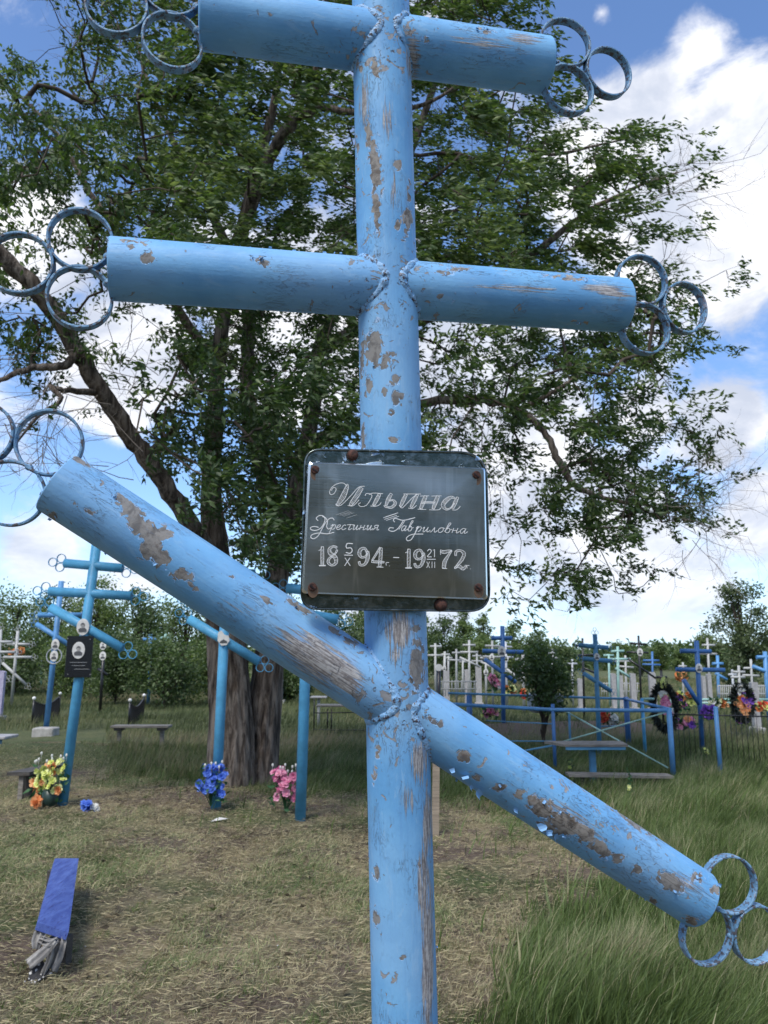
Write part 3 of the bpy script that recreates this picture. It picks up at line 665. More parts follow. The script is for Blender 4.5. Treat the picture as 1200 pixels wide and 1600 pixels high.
# surname
L_((262, 170), (240, 150), (200, 155), (165, 178), (148, 210), (158, 228), (180, 218), (192, 190), (176, 180), (160, 200))
T_((268, 158, 6), (262, 185, 22), (238, 240, 32), (208, 285, 20), (192, 300, 5))
L_((188, 290), (205, 304), (235, 290), (290, 235), (340, 180), (382, 172))
T_((362, 182, 24), (330, 235, 28), (295, 285, 24), (285, 303, 10)); L_((268, 300), (300, 304), (325, 285), (345, 262))
L_((385, 236), (392, 222), (415, 222), (430, 236), (420, 262), (392, 300), (355, 308), (340, 292), (355, 282)); L_((410, 228), (440, 218), (505, 222))
T_((482, 224, 18), (462, 262, 22), (440, 302, 16)); L_((420, 304), (455, 306), (480, 296), (492, 280))
T_((560, 222, 16), (538, 262, 22), (522, 305, 12)); T_((530, 312, 6), (560, 314, 14), (586, 288, 16), (572, 266, 10), (548, 270, 4)); L_((508, 300), (520, 314), (540, 316))
T_((660, 226, 16), (640, 265, 22), (620, 308, 14)); L_((612, 300), (628, 318), (652, 300), (700, 250), (735, 224)); L_((640, 224), (690, 224))
T_((735, 226, 16), (712, 270, 22), (690, 314, 14)); L_((690, 224), (758, 224)); L_((672, 318), (700, 322), (728, 300))
T_((790, 238, 20), (772, 280, 24), (755, 324, 16)); L_((752, 238), (812, 236)); L_((736, 326), (792, 328)); T_((760, 284, 8), (800, 280, 10), (850, 282, 8))
T_((872, 238, 20), (855, 280, 24), (838, 324, 16)); L_((828, 238), (896, 236)); L_((812, 330), (872, 330), (892, 316))
T_((985, 252, 8), (960, 246, 16), (925, 268, 26), (905, 300, 24), (925, 326, 12), (955, 318, 6), (982, 285, 4)); T_((1005, 246, 14), (985, 285, 22), (970, 322, 12)); L_((965, 330), (995, 330), (1022, 306))
# scratches under the surname
for (x, y) in ((205, 345), (215, 352), (228, 355), (190, 350), (240, 360), (260, 372)): ribbon([(x, y + 14), (x + 70, y - 10)], .8)
for (x, y) in ((505, 378), (512, 388), (525, 395), (518, 372)): ribbon([(x, y + 6), (x + 85, y - 22)], 2.2)
# given names in cursive
GL = {'р': ([[(0, .7), (.25, 1.05), (.0, -.9)], [(.08, .2), (.35, .95), (.62, .9), (.6, .3), (.35, .0)]], .8), 'е': ([[(0, .35), (.42, .6), (.5, .9), (.3, 1), (.08, .7), (.1, .2), (.35, 0), (.7, .3)]], .7),
      'с': ([[(.55, .82), (.35, 1), (.1, .65), (.1, .2), (.35, 0), (.68, .3)]], .7), 'т': ([[(-.05, 1.0), (.3, 1.08), (.95, 1.02)], [(.45, 1.0), (.35, .12), (.5, 0), (.8, .3)]], .85),
      'и': ([[(0, .7), (.18, 1), (.12, .2), (.25, 0), (.5, .5), (.62, 1)], [(.62, 1), (.56, .2), (.68, 0), (.95, .35)]], .95), 'н': ([[(.12, 1), (.06, 0)], [(.08, .5), (.6, .55)], [(.64, 1), (.56, .15), (.68, 0), (.95, .35)]], .95),
      'я': ([[(.62, 1), (.25, 1), (.12, .75), (.3, .5), (.6, .5)], [(.62, 1), (.56, .15), (.7, 0), (.85, .2)], [(.3, .5), (-.02, 0)]], .9), 'а': ([[(.56, .85), (.3, 1), (.05, .6), (.1, .1), (.32, .02), (.56, .6)], [(.64, 1), (.56, .15), (.68, 0), (.95, .35)]], .92),
      'в': ([[(0, .2), (.35, 1.3), (.52, 1.9), (.3, 1.95), (.12, .6), (.2, .05), (.5, .05), (.62, .5), (.45, .9), (.25, .75)], [(.6, .6), (.85, .7)]], .85), 'л': ([[(-.05, .08), (.12, .1), (.42, 1)], [(.42, 1), (.48, .15), (.6, 0), (.85, .35)]], .85),
      'о': ([[(.35, 1), (.08, .7), (.1, .15), (.35, 0), (.6, .35), (.55, .85), (.35, 1), (.8, .8)]], .78)}
def word(txt, x0, x1, y0, y1, xh):
    tot = sum(GL[c][1] for c in txt); sx = (x1 - x0) / tot; x = x0; 
    for c in txt:
        for st in GL[c][0]:
            P_ = []
            for (gx, gy) in st:
                q = (x - x0) / (x1 - x0); P_.append((x + gx * sx * .98 + gy * xh * .28, y0 + (y1 - y0) * q - gy * xh))
            ribbon(smooth(P_, 5), 2.7)
        x += GL[c][1] * sx
L_((72, 402), (60, 385), (80, 368), (108, 372), (118, 395), (108, 425), (88, 452), (60, 466), (28, 462), (22, 448), (45, 440), (75, 446), w=S2)
L_((178, 400), (170, 386), (148, 388), (124, 412), (100, 452), (74, 500), (44, 522), (24, 512), (34, 494), (80, 484), (130, 490), (178, 480), w=S2)
L_((100, 374), (122, 384), (134, 410), (128, 440), (140, 458), (160, 448), w=S2)
word('рестиния', 150, 478, 462, 466, 32)
L_((582, 412), (572, 398), (588, 388), (640, 400), (718, 382), w=S2); L_((640, 400), (625, 425), (600, 458), (570, 474), (542, 466), (550, 450), (575, 452), w=S2); L_((650, 402), (632, 430), (608, 462), w=2.2)
word('ав', 622, 702, 470, 474, 34); word('риловна', 716, 1068, 476, 488, 32)
L_((735, 440), (715, 490), (690, 530), (665, 535), (662, 515), (700, 494), (772, 492), w=S2)
# dates
def one(x, y, s_): T_((x + 12 * s_, y, 16), (x + 12 * s_, y + 60, 20), (x + 12 * s_, y + 122, 18)); L_((x - 12, y + 26), (x + 2, y + 18), (x + 8, y + 2)); L_((x - 10, y + 124), (x + 34, y + 124)); L_((x - 10, y + 128), (x + 34, y + 128))
def nine(x, y): T_((x + 66, y + 40, 14), (x + 48, y + 8, 12), (x + 20, y + 16, 18), (x + 12, y + 44, 20), (x + 26, y + 66, 12), (x + 52, y + 62, 10), (x + 66, y + 40, 8)); T_((x + 68, y + 26, 14), (x + 68, y + 70, 22), (x + 50, y + 112, 14), (x + 20, y + 118, 12), (x + 10, y + 96, 14)); 
one(88, 576, 1)
T_((196, 582, 14), (172, 574, 10), (148, 592, 18), (152, 620, 22), (186, 648, 24), (190, 684, 18), (164, 700, 10), (140, 682, 16), (146, 656, 12), (184, 624, 8), (198, 598, 10))
L_((302, 556), (264, 556), (260, 584), (288, 584), (298, 602), (284, 620), (256, 614), w=4); ribbon([(244, 632), (302, 633)], 3.5); ribbon([(250, 650), (286, 704)], 3); ribbon([(284, 650), (248, 704)], 3)
nine(334, 580)
T_((485, 582, 10), (462, 620, 10), (432, 668, 8)); T_((428, 676, 12), (470, 678, 14), (512, 680, 10)); T_((490, 584, 16), (488, 640, 20), (482, 708, 18)); L_((462, 712), (508, 713))
L_((526, 702), (526, 682), (544, 682)); ribbon([(546, 704), (549, 704)], 3); ribbon([(572, 648), (612, 649)], 3.6)
one(664, 592, 1); nine(706, 592)
L_((800, 606), (812, 594), (826, 602), (820, 618), (800, 642), (828, 644), w=3.2); ribbon([(838, 602), (848, 594), (848, 646)], 3.2); ribbon([(796, 660), (856, 660)], 3); ribbon([(796, 676), (816, 718)], 2.4); ribbon([(816, 676), (796, 718)], 2.4); ribbon([(832, 676), (832, 718)], 2.4); ribbon([(850, 676), (850, 718)], 2.4)
T_((888, 602, 10), (908, 612, 20), (940, 606, 16), (964, 602, 6)); T_((962, 604, 8), (938, 640, 14), (916, 680, 24), (912, 718, 22)); L_((900, 722), (934, 722)); L_((888, 596), (888, 630))
T_((990, 636, 12), (992, 610, 14), (1020, 602, 12), (1046, 622, 20), (1034, 660, 18), (1002, 700, 12), (984, 722, 6)); T_((984, 718, 10), (1012, 706, 18), (1042, 724, 16), (1062, 700, 8))
L_((1068, 722), (1068, 702), (1084, 702)); ribbon([(1088, 724), (1092, 724)], 3)
eng.build('inscription', M['engr'], plaque)

# ------------------------------------------------------------------ foliage helpers
def unit(a): return a / np.maximum(np.linalg.norm(a, axis=1, keepdims=True), 1e-9)
def leaves(name, P, D, length, width, m, parent, tint, seed=0):
    """each leaf: two folded triangles-quads"""
    rng = np.random.default_rng(seed); N = len(P); D = unit(D); r_ = unit(rng.normal(size=(N, 3)) + np.array([0, -.2, .9])); S = unit(np.cross(D, r_)); Nn = np.cross(S, D)
    L = (length * rng.uniform(.6, 1.25, N))[:, None]; Wd = (width * rng.uniform(.7, 1.2, N))[:, None] / 2
    b = P; l = P + D * L * .42 + S * Wd + Nn * Wd * .35; tip = P + D * L - Nn * L * .12; r2 = P + D * L * .42 - S * Wd + Nn * Wd * .35; mid = P + D * L * .5
    V = np.stack([b, l, tip, r2], 1).reshape(-1, 3); i = np.arange(N) * 4
    F = np.concatenate([np.stack([i, i + 2, i + 1], 1), np.stack([i, i + 3, i + 2], 1)])
    return np_mesh(name, V, F, m, parent, dict(tint=np.repeat(tint, 4)))
def segs(name, A, B, ra, rb, m, parent, n=4, extra=None):
    """many tapered prisms as one mesh"""
    A = np.asarray(A); B = np.asarray(B); ra = np.asarray(ra)[:, None]; rb = np.asarray(rb)[:, None]; d = unit(B - A); h = np.where(np.abs(d[:, 2:3]) < .9, np.array([[0, 0, 1.]]), np.array([[1., 0, 0]]))
    u = unit(np.cross(d, h)); w = np.cross(d, u); V = []
    for P_, r_ in ((A, ra), (B, rb)):
        for k_ in range(n):
            a = 2 * math.pi * k_ / n; V.append(P_ + (u * math.cos(a) + w * math.sin(a)) * r_)
    V = np.stack(V, 1).reshape(-1, 3); i = np.arange(len(A)) * 2 * n
    F = np.concatenate([np.stack([i + k_, i + (k_ + 1) % n, i + n + (k_ + 1) % n, i + n + k_], 1) for k_ in range(n)])
    return np_mesh(name, V, F, m, parent, smooth=n > 4)
# ------------------------------------------------------------------ the big elm
TY = 9.6
ELM_BASE = gp(366, 1238, 0)
ELM = thing('elm_tree', tuple(ELM_BASE), 'huge windswept elm with furrowed twin trunk spreading over the whole sky behind the near cross', 'tree')
def A_(px, py, dy=0): return np.array(at(px, py, TY + dy))
limbs = [  # points (px, py, dY, radius m)
 [(356, 1262, 0, .38), (360, 1215, .0, .29), (362, 1150, .05, .265), (357, 1050, .1, .25), (350, 960, .1, .225), (338, 880, .1, .185), (330, 780, 0, .135), (334, 680, -.1, .115), (340, 580, -.1, .095), (352, 480, -.2, .085), (372, 380, -.3, .075), (400, 270, -.5, .07), (430, 150, -.7, .05), (440, 20, -.8, .035), (450, -120, -.9, .02)],
 [(396, 1245, .35, .30), (404, 1200, .35, .24), (413, 1100, .4, .21), (424, 1000, .45, .185), (433, 900, .5, .155), (458, 800, .6, .135), (478, 700, .7, .115), (492, 620, .8, .10), (500, 540, .9, .095), (540, 450, 1.1, .08), (600, 330, 1.2, .08), (655, 200, 1.2, .06), (700, 60, 1.0, .04), (735, -80, 1, .02)],
 [(345, 900, .0, .15), (298, 820, -.5, .115), (250, 745, -.9, .105), (205, 680, -1.2, .10), (160, 615, -1.5, .094), (118, 545, -1.8, .09), (70, 470, -2.1, .088), (0, 395, -2.4, .085), (-80, 320, -2.7, .09), (-180, 240, -2.9, .06), (-260, 150, -3, .03)],
 [(452, 830, .6, .15), (400, 700, .9, .12), (386, 600, 1.2, .11), (388, 520, 1.3, .10), (378, 440, 1.4, .09), (330, 330, 1.5, .07), (270, 220, 1.6, .05), (225, 110, 1.8, .03), (200, 0, 1.9, .015)],
 [(480, 700, .7, .09), (560, 660, .3, .07), (650, 630, -.1, .06), (755, 626, -.4, .053), (810, 640, -.6, .045), (850, 675, -.7, .038), (872, 720, -.8, .045), (900, 760, -.8, .035), (950, 780, -.7, .025), (1020, 790, -.6, .015)],
 [(500, 550, .9, .10), (570, 510, .3, .085), (660, 500, 0, .07), (740, 460, -.2, .06), (830, 400, -.3, .05), (920, 330, -.4, .035), (1000, 290, -.4, .02), (1060, 270, -.4, .009)],
 [(372, 380, -.3, .09), (420, 250, -.8, .075), (455, 193, -1.1, .07), (490, 165, -1.2, .065), (494, 130, -1.3, .05), (500, 60, -1.4, .035), (520, -60, -1.5, .02)],
 [(490, 165, -1.2, .045), (530, 172, -1.3, .04), (600, 180, -1.5, .03), (690, 150, -1.6, .02), (760, 90, -1.6, .01)],
 [(118, 545, -1.8, .05), (100, 572, -1.9, .045), (50, 575, -2.0, .035), (10, 590, -2.1, .025), (-40, 620, -2.1, .012)],
 [(160, 615, -1.5, .045), (100, 610, -1.9, .03), (80, 605, -2, .028), (95, 625, -2, .024), (60, 650, -2.1, .018), (20, 700, -2.2, .008)],
 [(340, 580, -.1, .07), (270, 470, -.6, .055), (200, 380, -1.0, .045), (140, 300, -1.2, .035), (90, 210, -1.4, .025), (20, 140, -1.5, .012)],
 [(810, 640, -.6, .03), (870, 610, -.9, .025), (940, 560, -1.0, .018), (1010, 520, -1, .01)],
 [(600, 330, 1.2, .05), (680, 340, 1.6, .04), (760, 300, 2.0, .03), (830, 210, 2.2, .02), (880, 130, 2.2, .01)],
 [(700, 60, 1.0, .03), (780, 200, .4, .028), (850, 240, 0, .024), (920, 230, -.2, .018), (985, 215, -.3, .01)],
]
LP = []; LR = []; LPAR = []
limb_mb_list = []
for li, lb in enumerate(limbs):
    pts = smooth([tuple(A_(p[0], p[1], p[2])) + (p[3],) for p in lb], 6 if li > 1 else 8); base = len(LP)
    for i, p in enumerate(pts): LP.append(p[:3]); LR.append(p[3]); LPAR.append(base + i - 1 if i else -1)
    # tube with bark relief
    n_ = 56 if li < 2 else (20 if li < 7 else 9); P_ = np.array([p[:3] for p in pts]); rr = np.array([p[3] for p in pts])
    if li < 2:  # resample finely for the trunks
        s_ = np.linspace(0, len(P_) - 1, len(P_) * 3); P_ = np.stack([np.interp(s_, range(len(P_)), P_[:, k_]) for k_ in range(3)], 1); rr = np.interp(s_, range(len(rr)), rr)
    tg = unit(np.gradient(P_, axis=0)); u_ = unit(np.cross(tg, np.array([[.1, 1, .05]]))); w_ = np.cross(tg, u_)
    if li > 1:
        jit = (RNG.random((len(P_), 3)) - .5) * np.minimum(rr, .05)[:, None] * .7; P_ = P_ + jit
    an = np.linspace(0, 2 * math.pi, n_, endpoint=False); S_ = np.arange(len(P_))[:, None] * (.05 if li < 2 else .12); 
    Ax = np.cos(an)[None] * 3 + 20; Ay = np.sin(an)[None] * 3 + 20
    rid = np.abs(fbm(Ax * 1.5 + S_ * .35, Ay * 1.5 + S_ * .5, 3) - .5) * 2; lob = fbm(Ax * .35 + S_ * .25 + li, Ay * .35, 2) - .5
    fac = 1 + (.22 * lob + (.20 * (rid - .3) if li < 2 else .10 * (rid - .3)))
    if li < 2: fac = fac + .35 * np.clip((np.cos(an * 3 + 1 + li)[None] * .5 + .5), 0, 1) * np.exp(-(S_ / .28))
    V = P_[:, None] + (u_[:, None] * np.cos(an)[None, :, None] + w_[:, None] * np.sin(an)[None, :, None]) * (rr[:, None] * fac)[..., None]
    m_, I = len(P_), np.arange(len(P_) * n_).reshape(len(P_), n_)
    F = np.stack([I[:-1], np.roll(I[:-1], -1, 1), np.roll(I[1:], -1, 1), I[1:]], -1).reshape(-1, 4)
    np_mesh('trunk' if li < 2 else 'limb', V.reshape(-1, 3), F, M['bark'], ELM, smooth=True)
# leaf density over the crown, 50 px cells from photo x=0,y=0
D0 = """024566666666652 0000000|0 placeholder"""
rows = ["002456666666666520000000", "002567776666666631000000", "323677777666666642000000", "544678877766666653000000", "664579998766777654553100", "675689999766778765764200",
        "444689988777888876742100", "224677777777888887522000", "211356666777778876433220", "222234666666555677555300", "431113566554434577665310", "221113676544233467653100",
        "011114787544334566543200", "000025788643334445544410", "000014799643333135765310", "000001589853331025766310", "000000268864211323653110", "000000036630000224441000", "000000001100000022010000"]
cells = []
for j, rw in enumerate(rows):
    rw = (rw + '0' * 24)[:24]
    for i, ch in enumerate(rw): cells.append((i * 50, j * 50, int(ch)))
for j in range(-8, 0):
    for i in range(-7, 22): 
        q = ((i - 8) / 11.) ** 2 + ((j - 1) / 9.) ** 2
        if q < 1 and not (j > -3 and i < 2) and not (j > -4 and i > 16): cells.append((i * 50, j * 50, 5))
for j in range(2, 12):
    for i in range(-7, 0):
        if RNG.random() < .85 - .06 * abs(i): cells.append((i * 50, j * 50, 4))
CL = []
for (cx_, cy_, d) in cells:
    if d == 0: continue
    nl = 820 * (d / 9.) ** 1.3; nc = nl / 24.; nc = int(nc) + (RNG.random() < nc % 1)
    nsb = 2 if d < 5 else (3 if d < 8 else 5); subs = RNG.random((nsb, 2)) * 56 - 3; sdy = RNG.normal(size=nsb)
    for q in range(nc):
        kk = RNG.integers(nsb); sx, sy = subs[kk]
        px = cx_ + sx + RNG.normal() * 11; py = cy_ + sy + RNG.normal() * 6.5
        edge = 1 - min(1, abs(px - 450) / 750); dy = sdy[kk] * (.7 + 1.3 * edge) + RNG.normal() * .15 - .2 
        if cy_ > 650: dy = dy * .8
        if px < 330 and py < 650: dy -= 1.0
        CL.append(np.append(A_(px, py, np.clip(dy, -3.6, 3.6)), [px, py]))
CL = np.array(CL); CP = CL[:, :3]
NPs = np.array(LP); nodes = [tuple(p) for p in LP]; nr = list(LR); par = list(LPAR); isl = [True] * len(LP)
allow = np.array([i for i in range(len(LP)) if LR[i] < .17])
ARR = np.zeros((60000, 3)); ARR[:] = 1e6; ARR[allow] = NPs[allow]; cnt = len(LP)
d0 = np.array([np.min(((NPs[allow] - p) ** 2).sum(1)) for p in CP]); order = np.argsort(d0)
cl_node = {}
for ci in order:
    p = CP[ci]; dd_ = ((ARR[:cnt] - p) ** 2).sum(1); k_ = int(np.argmin(dd_)); dist = math.sqrt(dd_[k_]); a = ARR[k_].copy(); ns = max(1, int(dist / .22)); prev = k_
    perp = RNG.normal(size=3) * dist * .10
    for s_ in range(1, ns + 1):
        q = s_ / ns; P_ = a + (p - a) * q + perp * math.sin(math.pi * q) + np.array([0, 0, .06 * dist * math.sin(math.pi * q)]) + RNG.normal(size=3) * .012
        ARR[cnt] = P_; par.append(prev); nr.append(0); isl.append(False); prev = cnt; cnt += 1
    cl_node[ci] = prev
wgt = np.zeros(cnt)
for ci, nd in cl_node.items(): wgt[nd] += 1
for i in range(cnt - 1, len(LP) - 1, -1):
    if par[i] >= 0: wgt[par[i]] += wgt[i]
idx = np.arange(len(LP), cnt); pa = np.array([par[i] for i in idx]); rad = (.0019) * np.maximum(wgt[idx], 1) ** .5; 
radp = np.where(pa >= len(LP), np.minimum((.0019) * np.maximum(wgt[pa], 1) ** .5, rad * 1.35), rad * 1.3)
ARR[:len(LP)] = NPs
segs('branches', ARR[pa], ARR[idx], radp, rad, M['twig'], ELM, 5)
# leaves on twigs streaming with the wind
NL = 24; K = len(CP); wind = np.array([1.0, .12, .10])
pxc, pyc = CL[:, 3], CL[:, 4]
wf = np.clip((pxc - 60) / 250, .15, 1) * np.where(pyc > 480, .45, 1.0)
tw = unit(RNG.normal(size=(K, 3)) * .55 + wind[None] * wf[:, None] * 1.2 + np.array([0, 0, -.15])[None]); tl = RNG.uniform(.18, .42, K)
q = RNG.random((K, NL)); base = CP[:, None] + tw[:, None] * (tl[:, None] * q)[..., None] + RNG.normal(size=(K, NL, 3)) * .035
dirs = wind[None, None] * wf[:, None, None] * 1.05 + RNG.normal(size=(K, NL, 3)) * .42 + tw[:, None] * .4 + np.array([0, 0, -.12])
cl_t = np.clip(.42 + .28 * (fbm(pxc / 70., pyc / 70., 3) - .5) * 2 + RNG.normal(size=K) * .12 + .26 * np.exp(-((pxc - 400) / 180) ** 2 - ((pyc - 260) / 90) ** 2) + .2 * np.exp(-((pxc - 760) / 160) ** 2 - ((pyc - 300) / 90) ** 2) - .22 * (pyc > 560) * (pxc < 560), 0, 1)  # two top-lit clumps painted in as lighter leaf tint; low left set darker
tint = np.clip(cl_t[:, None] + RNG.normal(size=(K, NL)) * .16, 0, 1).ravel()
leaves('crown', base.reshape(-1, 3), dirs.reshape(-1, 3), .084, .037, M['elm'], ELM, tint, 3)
segs('twigs', CP, CP + tw * tl[:, None], np.full(K, .0026), np.full(K, .0012), M['twig'], ELM, 3)
# bare twigs
TA, TB, RA, RBb = [], [], [], []
def twig(p, d, L, r, depth=0):
    st = 5; 
    for i in range(st):
        d = d + RNG.normal(size=3) * .16; d = d / np.linalg.norm(d); q_ = p + d * L / st
        TA.append(p); TB.append(q_); RA.append(r * (1 - i / st * .6)); RBb.append(r * (1 - (i + 1) / st * .6)); p = q_
        if depth < 2 and RNG.random() < .6: twig(p, unit((d + RNG.normal(size=3) * .7)[None])[0], L * .55, r * .55, depth + 1)
def bare(n_, x0, x1, y0, y1, dy, dirn_, L=.9, r=.0055):
    for k_ in range(n_):
        twig(A_(RNG.uniform(x0, x1), RNG.uniform(y0, y1), dy + RNG.normal() * .3), unit((np.array(dirn_) + RNG.normal(size=3) * .35)[None])[0], L * RNG.uniform(.6, 1.2), r)
bare(14, 120, 290, 560, 800, -1.2, (-.7, 0, .1)); bare(12, 20, 160, 480, 640, -1.9, (-.6, 0, -.5)); bare(10, 180, 300, 500, 640, -.7, (.2, 0, .8)); bare(10, 0, 90, 600, 720, -2.1, (-.2, 0, -.8), .7)
bare(16, 960, 1060, 250, 330, -.4, (1, 0, .45), .9); bare(20, 1010, 1100, 730, 820, -.6, (1, 0, .25), .95, .004); bare(10, 1040, 1120, 760, 860, -.6, (.4, 0, -.8), .7, .004)
bare(10, 960, 1060, 400, 500, -.6, (.8, 0, .4), .6, .004); bare(16, 650, 770, 520, 720, -.4, (0, 0, -1), .9, .004); bare(10, 500, 560, 600, 700, .2, (.2, 0, -.8), .8, .004); bare(12, 640, 800, 110, 330, .2, (.1, 0, .9), 1.0)
bare(12, 100, 250, 30, 250, -1, (-.3, 0, .8), .8); bare(8, 780, 860, 700, 850, -.5, (0, 0, -1), .6, .0035); bare(8, 850, 1000, 850, 900, -.5, (.4, 0, -.6), .5, .003)
segs('bare_twigs', np.array(TA), np.array(TB), np.array(RA), np.array(RBb), M['ptwig'], ELM, 4)

# ------------------------------------------------------------------ background trees and bushes
def bgtree(name, px, Y, top_py, wpx, label, mt='bgleaf', nleaf=3500, base_frac=.12, lsz=.16, group='trees and bushes along the cemetery edge', trunk=True, seed=0, lean=.0, cat='tree', clump=.3, tall=1.0):
    rng = np.random.default_rng(seed + int(px) * 7 + 4000); b = at(px, 1000, Y); b.z = float(gz(b.x, b.y)) - .03
    H = at(px, top_py, Y).z - b.z; Wd = wpx / FPX * Y / CT; tr = thing(name, tuple(b), label, cat, group)
    nc = 46; C_ = []
    while len(C_) < nc:
        q = rng.uniform(-1, 1, 3)
        if (q ** 2).sum() < 1 and not (q[2] < -.5 and abs(q[0]) > .55 and base_frac > .1): C_.append(q)
    C_ = np.array(C_); zc_ = H * (base_frac + (1 - base_frac) * .5); hz = H * (1 - base_frac) * .5
    taper = 1 - .45 * np.clip(C_[:, 2], -.2, 1) ** 2 * tall
    C_ = np.stack([C_[:, 0] * Wd * .44 * taper + lean * C_[:, 2] * H, C_[:, 1] * Wd * .44, zc_ + C_[:, 2] * hz * .93], 1)
    rr = rng.uniform(.14, .30, nc) * min(Wd, H) * clump / .3 * .75; k_ = rng.integers(nc, size=nleaf)
    P_ = C_[k_] + rng.normal(size=(nleaf, 3)) * rr[k_][:, None] * .55 * np.array([1, 1, .8])
    P_[:, 2] = np.maximum(P_[:, 2], .05 * rng.random(nleaf)); P_ = P_ + np.array(b)
    D_ = rng.normal(size=(nleaf, 3)) + np.array([.7, 0, .1]); tn = np.clip(.45 + (rng.random(nc) - .5)[k_] * .6 + rng.normal(size=nleaf) * .13, 0, 1)
    cr_ = leaves('crown', P_, D_, lsz, lsz * .52, M[mt], tr, tn, seed)
    TA_, TB_, r1, r2 = [], [], [], []
    top_ = np.array([lean * H * .5, 0, H * .8]); bb = np.array(b); st = 8; tr_r = max(.035, H * .018)
    last = bb
    for i in range(st):
        q_ = bb + top_ * ((i + 1) / st) + rng.normal(size=3) * H * .01; TA_.append(last); TB_.append(q_); r1.append(tr_r * (1 - i / st * .8)); r2.append(tr_r * (1 - (i + 1) / st * .8)); last = q_
    for c_ in C_:
        hh = rng.uniform(.15, .75) * min(c_[2], H * .8) + .05; s_ = bb + top_ * (hh / (H * .8)); e_ = bb + c_; mid_ = (s_ + e_) / 2 + np.array([0, 0, .06 * H])
        TA_ += [s_, mid_]; TB_ += [mid_, e_]; r1 += [tr_r * .35, tr_r * .25]; r2 += [tr_r * .25, tr_r * .08]
    segs('trunk', np.array(TA_), np.array(TB_), np.array(r1), np.array(r2), M['twig'], tr, 6)
    return tr
left_trees = [(-150, 34, 880, 150), (-60, 38, 900, 130), (22, 36, 915, 110), (88, 40, 895, 95), (150, 37, 898, 100), (215, 34, 912, 110), (290, 38, 905, 120), (360, 36, 915, 120), (440, 40, 925, 120), (520, 37, 935, 110), (575, 41, 940, 90)]
ll = ['leftmost leafy tree of the edge row, half outside the frame', 'broad tree of the edge row at the left frame side', 'round tree above the white crosses at far left', 'slim tree behind the ringed blue cross with tablet', 'green tree behind the middle of the tablet cross', 'tree right of the tablet cross in the edge row', 'tree seen under the long slanted pipe, left of the elm trunk', 'tree directly behind the elm trunk', 'tree right behind the second elm trunk', 'tree in the gap below the steel plaque', 'tree just left of the near blue post below the plaque']
for i, (a, b, c, d) in enumerate(left_trees): bgtree('leafy_tree', a, b, c, d, ll[i], ('bgleaf', 'bgdark')[i % 2], 5200, .05, .17, seed=i)
for i, (a, b, c, d, lb) in enumerate([(262, 25, 992, 130, 'wide dense bush between the tablet cross and the elm trunk'), (185, 27, 985, 100, 'dense bush just right of the black portrait post'), (120, 30, 975, 90, 'bush behind the black tablet'), (335, 27, 1000, 90, 'bush partly hidden by the elm trunk'), (455, 28, 1040, 70, 'low dark bush right of the light gravestone'), (30, 33, 965, 110, 'dark bush behind the white crosses at far left'), (-40, 33, 975, 110, 'dark bush beyond the left frame side'), (530, 30, 1010, 90, 'bush under the junction of the slanted pipe')]):
    bgtree('bush', a, b, c, d, lb, ('bgleaf', 'bgdark')[i in (0, 1, 4, 5)], 5200, 0, .13, group='bushes behind the graves', seed=40 + i, cat='bush', clump=.34)
rt = [(660, 44, 950, 60, 'bgleaf'), (695, 40, 962, 70, 'bgdark'), (724, 48, 950, 34, 'bgleaf'), (756, 50, 952, 30, 'bgleaf'), (748, 42, 985, 60, 'bgleaf'), (800, 46, 972, 50, 'bgleaf'), (842, 40, 985, 66, 'bgdark'), (876, 42, 1000, 50, 'bgdark'), (967, 60, 1000, 34, 'bgleaf'), (1030, 60, 1003, 26, 'bgleaf'), (1063, 55, 1008, 30, 'bgleaf'), (1103, 52, 985, 34, 'bgleaf'), (1000, 70, 1018, 50, 'bgdark'), (1240, 45, 930, 110, 'bgleaf'), (1330, 45, 900, 130, 'bgdark')]
rl = ['tree just right of the near blue post, below the plaque', 'dark tree right of the near post over the slanted pipe', 'thin tall sapling top under the plaque corner', 'second thin sapling right of the plaque corner', 'low round tree behind the pale crosses', 'loose tree right of the tall dark blue cross', 'dark rounded tree left of the ringed cross', 'low dark tree between the young elm and the ringed cross', 'small far tree behind the mint crosses', 'tiny far tree left of the dark blue portrait cross', 'tiny far tree beside the dark blue portrait cross', 'small tree left of the tall silvery tree', 'far low tree behind the tall black cross', 'tree at the right frame side, right of the silvery tree', 'tree beyond the right frame side']
for i, (a, b, c, d, m_) in enumerate(rt): bgtree('leafy_tree', a, b, c, d, rl[i], m_, 3200, .03 if d > 40 else .2, .17, seed=60 + i)
bgtree('silvery_tree', 1158, 27, 888, 96, 'tall loose silvery-green tree at the right edge of the photo', 'birch', 7500, .02, .13, seed=90, group=None, tall=.8)
bgtree('young_elm', 846, 13.2, 1003, 92, 'young dark elm leaning in the wind inside the blue grave fence', 'bgdark', 2600, .30, .085, seed=91, group=None, lean=-.08)
